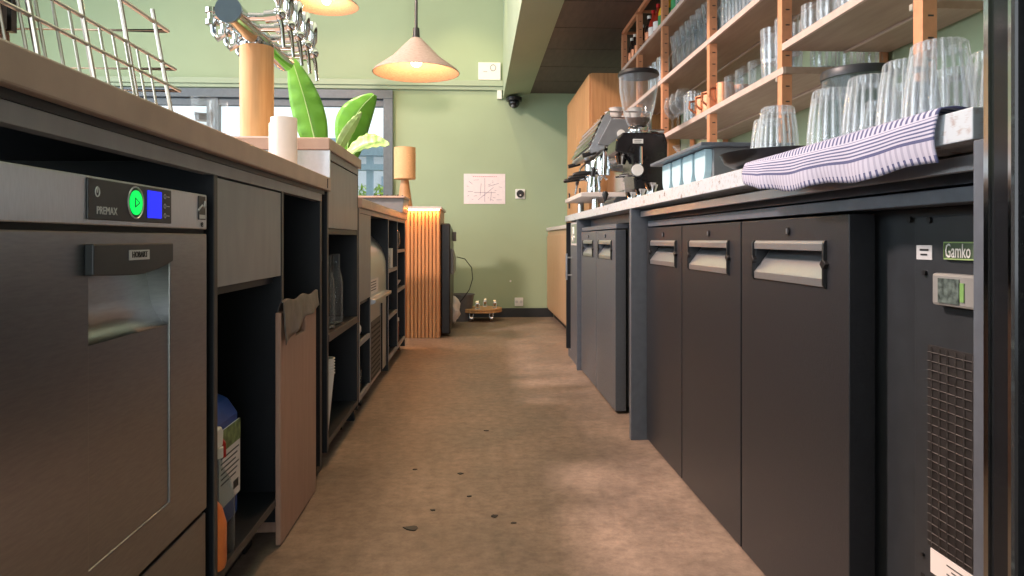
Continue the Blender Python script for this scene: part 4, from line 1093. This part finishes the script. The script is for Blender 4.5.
def row(kind, xs_y, z, what, tail, group):
    for i, (x, y) in enumerate(xs_y):
        proto(kind, (x, y, z), '%s, %s' % (what, tail if len(xs_y)==1 else pn[i]+' '+tail), group)
zb, zm, zt, z3 = 1.312, 1.612, 1.917, 1.388
row('pint', [(1.05,2.30),(1.05,2.42)], zb, 'wide clear pint glass', 'on the bottom shelf', 'pint glasses on the bottom shelf')
for i, y in enumerate((2.30,2.42)): proto('pint', (1.05,y,zb+.06), 'wide clear pint glass stacked in another on the bottom shelf, %s' % pn[i], 'stacked pint glasses')
row('mug', [(1.05,2.55),(1.05,2.68),(1.05,2.80)], zb, 'clear glass mug with handle', 'on the bottom shelf', 'glass mugs')
row('copper', [(1.05,2.91),(1.05,3.01),(1.05,3.10),(1.05,3.19)], zb, 'hammered copper mug', 'on the bottom shelf', 'copper mugs')
row('copper', [(1.14,2.95),(1.14,3.05)], zb, 'hammered copper mug in the back row', 'behind the others', 'copper mugs')
row('tall', [(1.05,3.32),(1.06,3.41)], zb, 'straight highball glass', 'between copper mugs and goblets', 'highball glasses')
row('goblet', [(1.04,3.36+.1*k) for k in range(1,4)], zb, 'balloon goblet', 'at the far end of the bottom shelf', 'goblets on the bottom shelf')
row('tumbler', [(1.10+.0*k,2.29+.0*k) for k in range(0)], zb, '', '', '')
for k in range(3): proto('tumbler', (1.155+.085*k, 2.275, zb), 'short clear tumbler on the bottom shelf end, %s' % ('left of three','middle of three','right of three')[k], 'tumblers on the bottom shelf end')
row('flute', [(1.05,3.02+.085*k) for k in range(8)], zm, 'footed tall glass', 'on the middle shelf', 'footed glasses on the middle shelf')
row('flute', [(1.14,3.05+.09*k) for k in range(6)], zm, 'footed tall glass in the back row', 'on the middle shelf', 'footed glasses on the middle shelf')
row('tall', [(1.05,2.40+.075*k) for k in range(7)], zm, 'straight highball glass', 'on the middle shelf', 'highball glasses')
row('tall', [(1.14,2.42+.08*k) for k in range(6)], zm, 'straight highball glass in the back row', 'on the middle shelf', 'highball glasses')
row('tumbler', [(1.05,1.66),(1.05,1.78),(1.05,1.90),(1.05,2.02),(1.05,2.12)], z3, 'short rounded tumbler', 'on the short raised shelf', 'tumblers on the raised shelf')
row('tumbler', [(1.14,1.95),(1.14,2.06)], z3, 'short rounded tumbler in the back row', 'on the short raised shelf', 'tumblers on the raised shelf')
row('tall', [(1.04,3.85),(1.04,3.95),(1.04,4.05)], zm, 'straight highball glass', 'on the middle shelf behind the hopper', 'highball glasses')
row('bottle_yellow', [(1.05,3.62),(1.05,3.76),(1.05,3.88)], zt, 'yellow bottle with green label', 'on the top shelf', 'yellow bottles')
row('bottle_red', [(1.05,3.99),(1.05,4.10)], zt, 'bottle of red liquor with white label', 'on the top shelf', 'red bottles')
row('bottle_dark', [(1.05,4.20),(1.05,4.38),(1.05,4.48),(1.05,4.58),(1.05,4.67)], zt, 'dark bottle with copper label', 'on the top shelf', 'dark bottles')
row('tall', [(1.05,3.30),(1.05,3.42),(1.05,3.52)], zt, 'straight highball glass', 'on the top shelf', 'highball glasses')

# ---- things on right counter
# dispenser box with scoops
db = thing('cup_holder_box', (.78,2.15,.906), 'grey holder box with four pale blue rounded scoops on the terrazzo worktop', 'holder')
B(.665,.80,1.93,2.42,.906,1.010).build('box', m_greybox, db, bevel=.002)
B(.618,.88,1.895,2.46,1.010,1.020).build('top_plate', m_frame, db, bevel=.002)
for k in range(4):
    y0 = 1.945+k*.119; w_ = .095
    pts = [(y0,1.008),(y0,.958)] + [(y0+w_/2-w_/2*math.cos(PI*i/10), .958-.048*math.sin(PI*i/10)) for i in range(1,10)] + [(y0+w_,.958),(y0+w_,1.008)]
    MB().prism(pts, 'x', .645, .668).build('scoop', m_bluecup, db, bevel=.002)
# coupe glass and small jiggers
cg = thing('coupe_glass', (.80,2.62,.906), 'shallow coupe glass behind the grey holder box', 'glass')
MB().lathe((.80,2.62,.906), [(0,0),(.035,0),(.034,.003),(.004,.01),(.004,.15),(.03,.165),(.055,.20),(.053,.20),(.028,.168),(0,.156)], 24).build('glass', m_glass, cg)
for i, (x, y, h) in enumerate(((.64,2.52,.045),(.66,2.62,.060),(.65,2.74,.045),(.64,2.86,.04))):
    t = thing('shot_glass', (x,y,.906), 'small steel measuring cup by the holder, %s' % pn[i], 'measuring cup')
    MB().lathe((x,y,.906), [(0,0),(.020,0),(.015,h*.5),(.022,h),(.020,h),(.012,h*.5),(0,h*.4)], 18).build('cup', m_chrome, t)
# round black tray
tr_ = thing('round_tray', (.70,1.55,.906), 'round black serving tray under two ribbed tumblers', 'tray')
MB().lathe((.705,1.56,.912), [(0,.014),(.10,.014),(.125,.018),(.140,.034),(.145,.034),(.135,.014),(.12,.006),(.10,0),(0,0)], 48).build('tray_dish', m_blkpl, tr_)
# ribbed tumblers
def ribbed(loc, lab):
    t = thing('ribbed_tumbler', loc, lab, 'glass', 'ribbed tumblers on the terrazzo edge')
    h = .110; n = 72
    q = MB()
    def ringp(r, z, amp):
        return [(loc[0]+r*(1-amp*abs(math.cos(10*a)))*math.cos(a), loc[1]+r*(1-amp*abs(math.cos(10*a)))*math.sin(a), loc[2]+z) for a in [2*PI*k/n for k in range(n)]]
    n = 80
    P = [(.0425,0,0),(.0450,.003,.02),(.0440,.03,.05),(.0400,.07,.055),(.0355,.102,.055),(.0345,.108,.05),(.031,.111,.02)]
    I = [(.026,.111,0),(.026,.098,0),(.0330,.096,0),(.0375,.07,0),(.0415,.03,0),(.0425,0,0)]
    vs = []
    for r, z, a in P+I: vs += ringp(r, z, a)
    m = len(P+I); fs = [(k*n+i_, k*n+(i_+1)%n, (k+1)*n+(i_+1)%n, (k+1)*n+i_) for k in range(m-1) for i_ in range(n)]
    fs.append(tuple(6*n+i_ for i_ in range(n))); fs.append(tuple(8*n+i_ for i_ in range(n)))
    q.add(vs, fs, True)
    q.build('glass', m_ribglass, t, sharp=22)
    return t
rb0 = ribbed((.632,.925,.908), 'ribbed tumbler turned rim down, nearest the black glass door cooler')
rr = [((.652,1.025,.908),'ribbed tumbler turned rim down, second from the black cooler'),
      ((.652,1.125,.908),'ribbed tumbler turned rim down, third from the black cooler'),
      ((.640,1.225,.908),'ribbed tumbler turned rim down, fourth from the black cooler'),
      ((.655,1.49,.927),'ribbed tumbler turned rim down on the near side of the black tray'),
      ((.700,1.64,.927),'ribbed tumbler turned rim down on the far side of the black tray')]
for l, s_ in rr: dup(rb0, l, s_, rotz=random.random())
for i,(x,y) in enumerate(((.745,.965),(.76,1.07),(.75,1.18),(.79,1.32))):
    dup(rb0, (x,y,.908), 'ribbed tumbler turned rim down in the back row, %s' % pn[i], rotz=random.random())
# jar with black lid
gj = thing('glass_jar', (1.02,1.86,.906), 'wide glass jar with a dark lid behind the ribbed tumblers', 'jar')
MB().lathe((1.04,1.86,.906), [(0,0),(.088,0),(.090,.28),(.086,.28),(.084,.008),(0,.008)], 40).build('jar_body', m_glassg, gj)
MB().lathe((1.04,1.86,1.188), [(0,0),(.093,0),(.094,.018),(.090,.024),(0,.030)], 40).build('lid', m_darkpl, gj)

# towel
def tw(u, v):
    # u along Y from .842 to 1.47 ; v from hem (0) upward and over onto the worktop
    y = .842 + .628*u + .004*math.sin(v*9)
    L = .060 + .010*math.sin(u*3.0+.4)
    rag = (.022*max(0, (u-.86)/.14)) + .004*math.sin(u*17)
    tot = L + .10; s_ = v*tot
    fold = .0035*math.sin(u*19+v*2) + .002*math.sin(u*43)
    if s_ < L:
        t = s_/L
        return (.574 - .004*math.sin(t*PI) + fold*(1-t), y, .910 - (L-s_)*(1) + rag*(1-t))
    t = s_-L
    if t < .012: 
        a = t/.012*PI/2; return (.574+.008*(1-math.cos(a)), y, .910+.005*math.sin(a))
    return (.582+(t-.012)*.9, y + .0, .9135 + .002*math.sin(u*25+t*60)**2)
q = MB(); NU, NV = 90, 28
q.surf(tw, NU, NV); to = q.build('striped_towel', m_towel, None, solid=.002, label='white towel with navy stripes hanging over the terrazzo edge', category='towel')
uvl = to.data.uv_layers.new(name='UVMap')
for p in to.data.polygons:
    for li in p.loop_indices:
        vi = to.data.loops[li].vertex_index; i, j = divmod(vi, NV+1)
        u = i/NU; v = j/NV; L = .060+.010*math.sin(u*3.0+.4)
        uvl.data[li].uv = (u*.628, v*(L+.10))
tag_ = None

# ================================================================== GLASS DOOR COOLER (right edge)
co = thing('glass_door_cooler', (.88,.42,0), 'tall black cooler with a glass door at the right edge', 'cooler')
q = MB(); q.box(.62,1.25,.745,.760,.02,2.05); q.box(.62,1.25,.06,.078,.02,2.05); q.box(1.23,1.25,.078,.745,.02,2.05); q.box(.62,1.23,.078,.745,.02,.08); q.box(.62,1.23,.078,.745,1.98,2.05)
q.build('cabinet', m_blkpl, co)
q = MB().slab_hole(.572,.612,.06,.758,.04,2.03,.105,.716,.12,1.95); dr = q.build('door_frame', M('gloss_frame',(.012,.013,.015),.12,noise=.1), co, bevel=.004)
q = MB(); q.box(.5685,.5725,.750,.757,.05,2.02); q.box(.5685,.5725,.7165,.721,.12,1.95); q.build('chrome_strip', m_chrome, dr)
B(.588,.594,.10,.72,.115,1.955).build('door_pane', m_glassg, dr)
for z in (.35,.62,.90,1.18,1.46,1.72):
    q = MB()
    for k in range(14): q.tube([(.66,.09+.048*k,z),(1.20,.09+.048*k,z)], .0018, 5)
    q.tube([(.66,.085,z),(.66,.74,z)], .003, 6); q.build('wire_shelf', m_steelwire, co)
B(.622,1.228,.739,.7445,.09,1.97).build('liner', m_white, co)
t0 = None
pp = ['lowest','second lowest','third lowest','third highest','second highest','topmost']
for i, z in enumerate((.35,.62,.90,1.18,1.46)):
    for k in range(3):
        loc = (.70, .64-.09*k, z+.003); lab = 'dark bottle inside the glass door cooler, %s shelf, %s' % (pp[i], ('nearest the counter','in the middle','farthest from the counter')[k])
        if t0 is None:
            t0 = thing('cooler_bottle', loc, lab, 'bottle', 'bottles in the glass door cooler')
            MB().lathe(loc, [(0,0),(.030,0),(.031,.01),(.031,.12),(.014,.17),(.013,.20),(0,.20)], 18).build('body', M('brown_glass',(.05,.02,.01),.1,noise=.1), t0)
            MB().cyl((loc[0],loc[1],loc[2]+.20),(loc[0],loc[1],loc[2]+.21),.015).build('cap', m_steel, t0)
        else: dup(t0, loc, lab)

# debris on the floor
random.seed(11)
deb = [(-.12,1.95,.006,'small dark chip on the floor left of the leaf scrap'),(-.2,2.3,.007,'dark chip on the floor farther along beside the bin'),(-.02,2.05,.005,'tiny dark fleck on the floor between the scrap and the aisle middle'),(.04,2.75,.007,'pale crumb farther down the middle of the aisle'),(-.165,1.83,.018,'dark leaf scrap lying on the floor nearest the bin'),(.0+.05,1.9,.010,'pale crumb on the floor in the middle of the aisle'),(-.05,2.25,.007,'small dark speck on the floor beyond the leaf scrap'),(.1,1.85,.006,'dark crumb right of the pale crumb on the floor')]
for x, y, r, lab in deb:
    q = MB(); n = 9
    vs = [(x+r*random.uniform(.5,1.3)*math.cos(2*PI*k/n)*1.2, y+r*random.uniform(.5,1.2)*math.sin(2*PI*k/n), .0015) for k in range(n)]
    q.prism([(a,b_) for a,b_,_ in vs], 'z', .0003, .0025)
    q.build('floor_debris', m_dust if 'pale' in lab else m_dtext, None, label=lab, category='debris')

# ================================================================== LIGHT
def area(name, loc, target, sx, sy, energy, col):
    L = bpy.data.lights.new(name, 'AREA'); L.shape = 'RECTANGLE'; L.size = sx; L.size_y = sy; L.energy = energy; L.color = col
    o = bpy.data.objects.new(name, L); C.objects.link(o); o.location = loc
    o.rotation_euler = (Vector(target)-Vector(loc)).to_track_quat('-Z','Y').to_euler()
    return o
area('daylight_entrance', (-.3,YF+.1,1.45), (-.3,3,1.45), 2.4, 2.0, 50, (.90,.95,1))
area('daylight_left', (XLW+.1,-.5,1.9), (0,.6,1.6), 4.0, 2.5, 115, (.82,.92,1))
area('daylight_left', (XLW+.1,4.0,1.9), (0,3.9,1.6), 3.5, 2.5, 115, (.82,.92,1))
area('skylight', (-2.75,2.3,3.9), (0,2.1,0), .35, .35, 320, (1,.76,.68))
area('ceiling_lamp_row', (-1.1,2.6,3.9), (-1.1,2.6,0), .5, 5.5, 48, (1,.76,.55))
area('led_light', (-.40,5.350,.975), (-.40,5.40,.5), .26, .01, 1.0, (1,.42,.14))
def spot(loc, tgt, e, col, ang, blend=.3, r=.04):
    L = bpy.data.lights.new('unseen_spot', 'SPOT'); L.energy = e; L.color = col; L.spot_size = math.radians(ang); L.spot_blend = blend; L.shadow_soft_size = r
    o = bpy.data.objects.new('unseen_spot', L); C.objects.link(o); o.location = loc
    o.rotation_euler = (Vector(tgt)-Vector(loc)).to_track_quat('-Z','Y').to_euler()
# the row of pendants carries on over the bar towards the camera, out of frame
spot((-.345,2.1,1.9), (-.345,2.1,0), 26, (1,.50,.22), 110, .5)
spot((-.2,5.9,3.6), (0,6.6,1.2), 50, (1,.78,.42), 70, .6)  # unseen spot added to warm the back wall, not a pendant

w = bpy.data.worlds.new('World'); bpy.context.scene.world = w; w.use_nodes = True
bgn = w.node_tree.nodes['Background']; bgn.inputs[0].default_value = (.86,.94,1,1); bgn.inputs[1].default_value = 1.3

# ================================================================== CAMERA
cam = bpy.data.cameras.new('Camera'); cam.sensor_width = 36; cam.lens = 700/1024*36; cam.shift_y = -48/1024
cam.clip_start = .02
co_ = bpy.data.objects.new('Camera', cam); C.objects.link(co_); co_.location = (0,0,.75)
co_.rotation_euler = (PI/2, 0, -math.atan(36/700))
sc = bpy.context.scene; sc.camera = co_
sc.view_settings.view_transform = 'Standard'; sc.view_settings.look = 'None'; sc.view_settings.gamma = 1
sc.view_settings.use_curve_mapping = False; sc.view_settings.exposure = .12
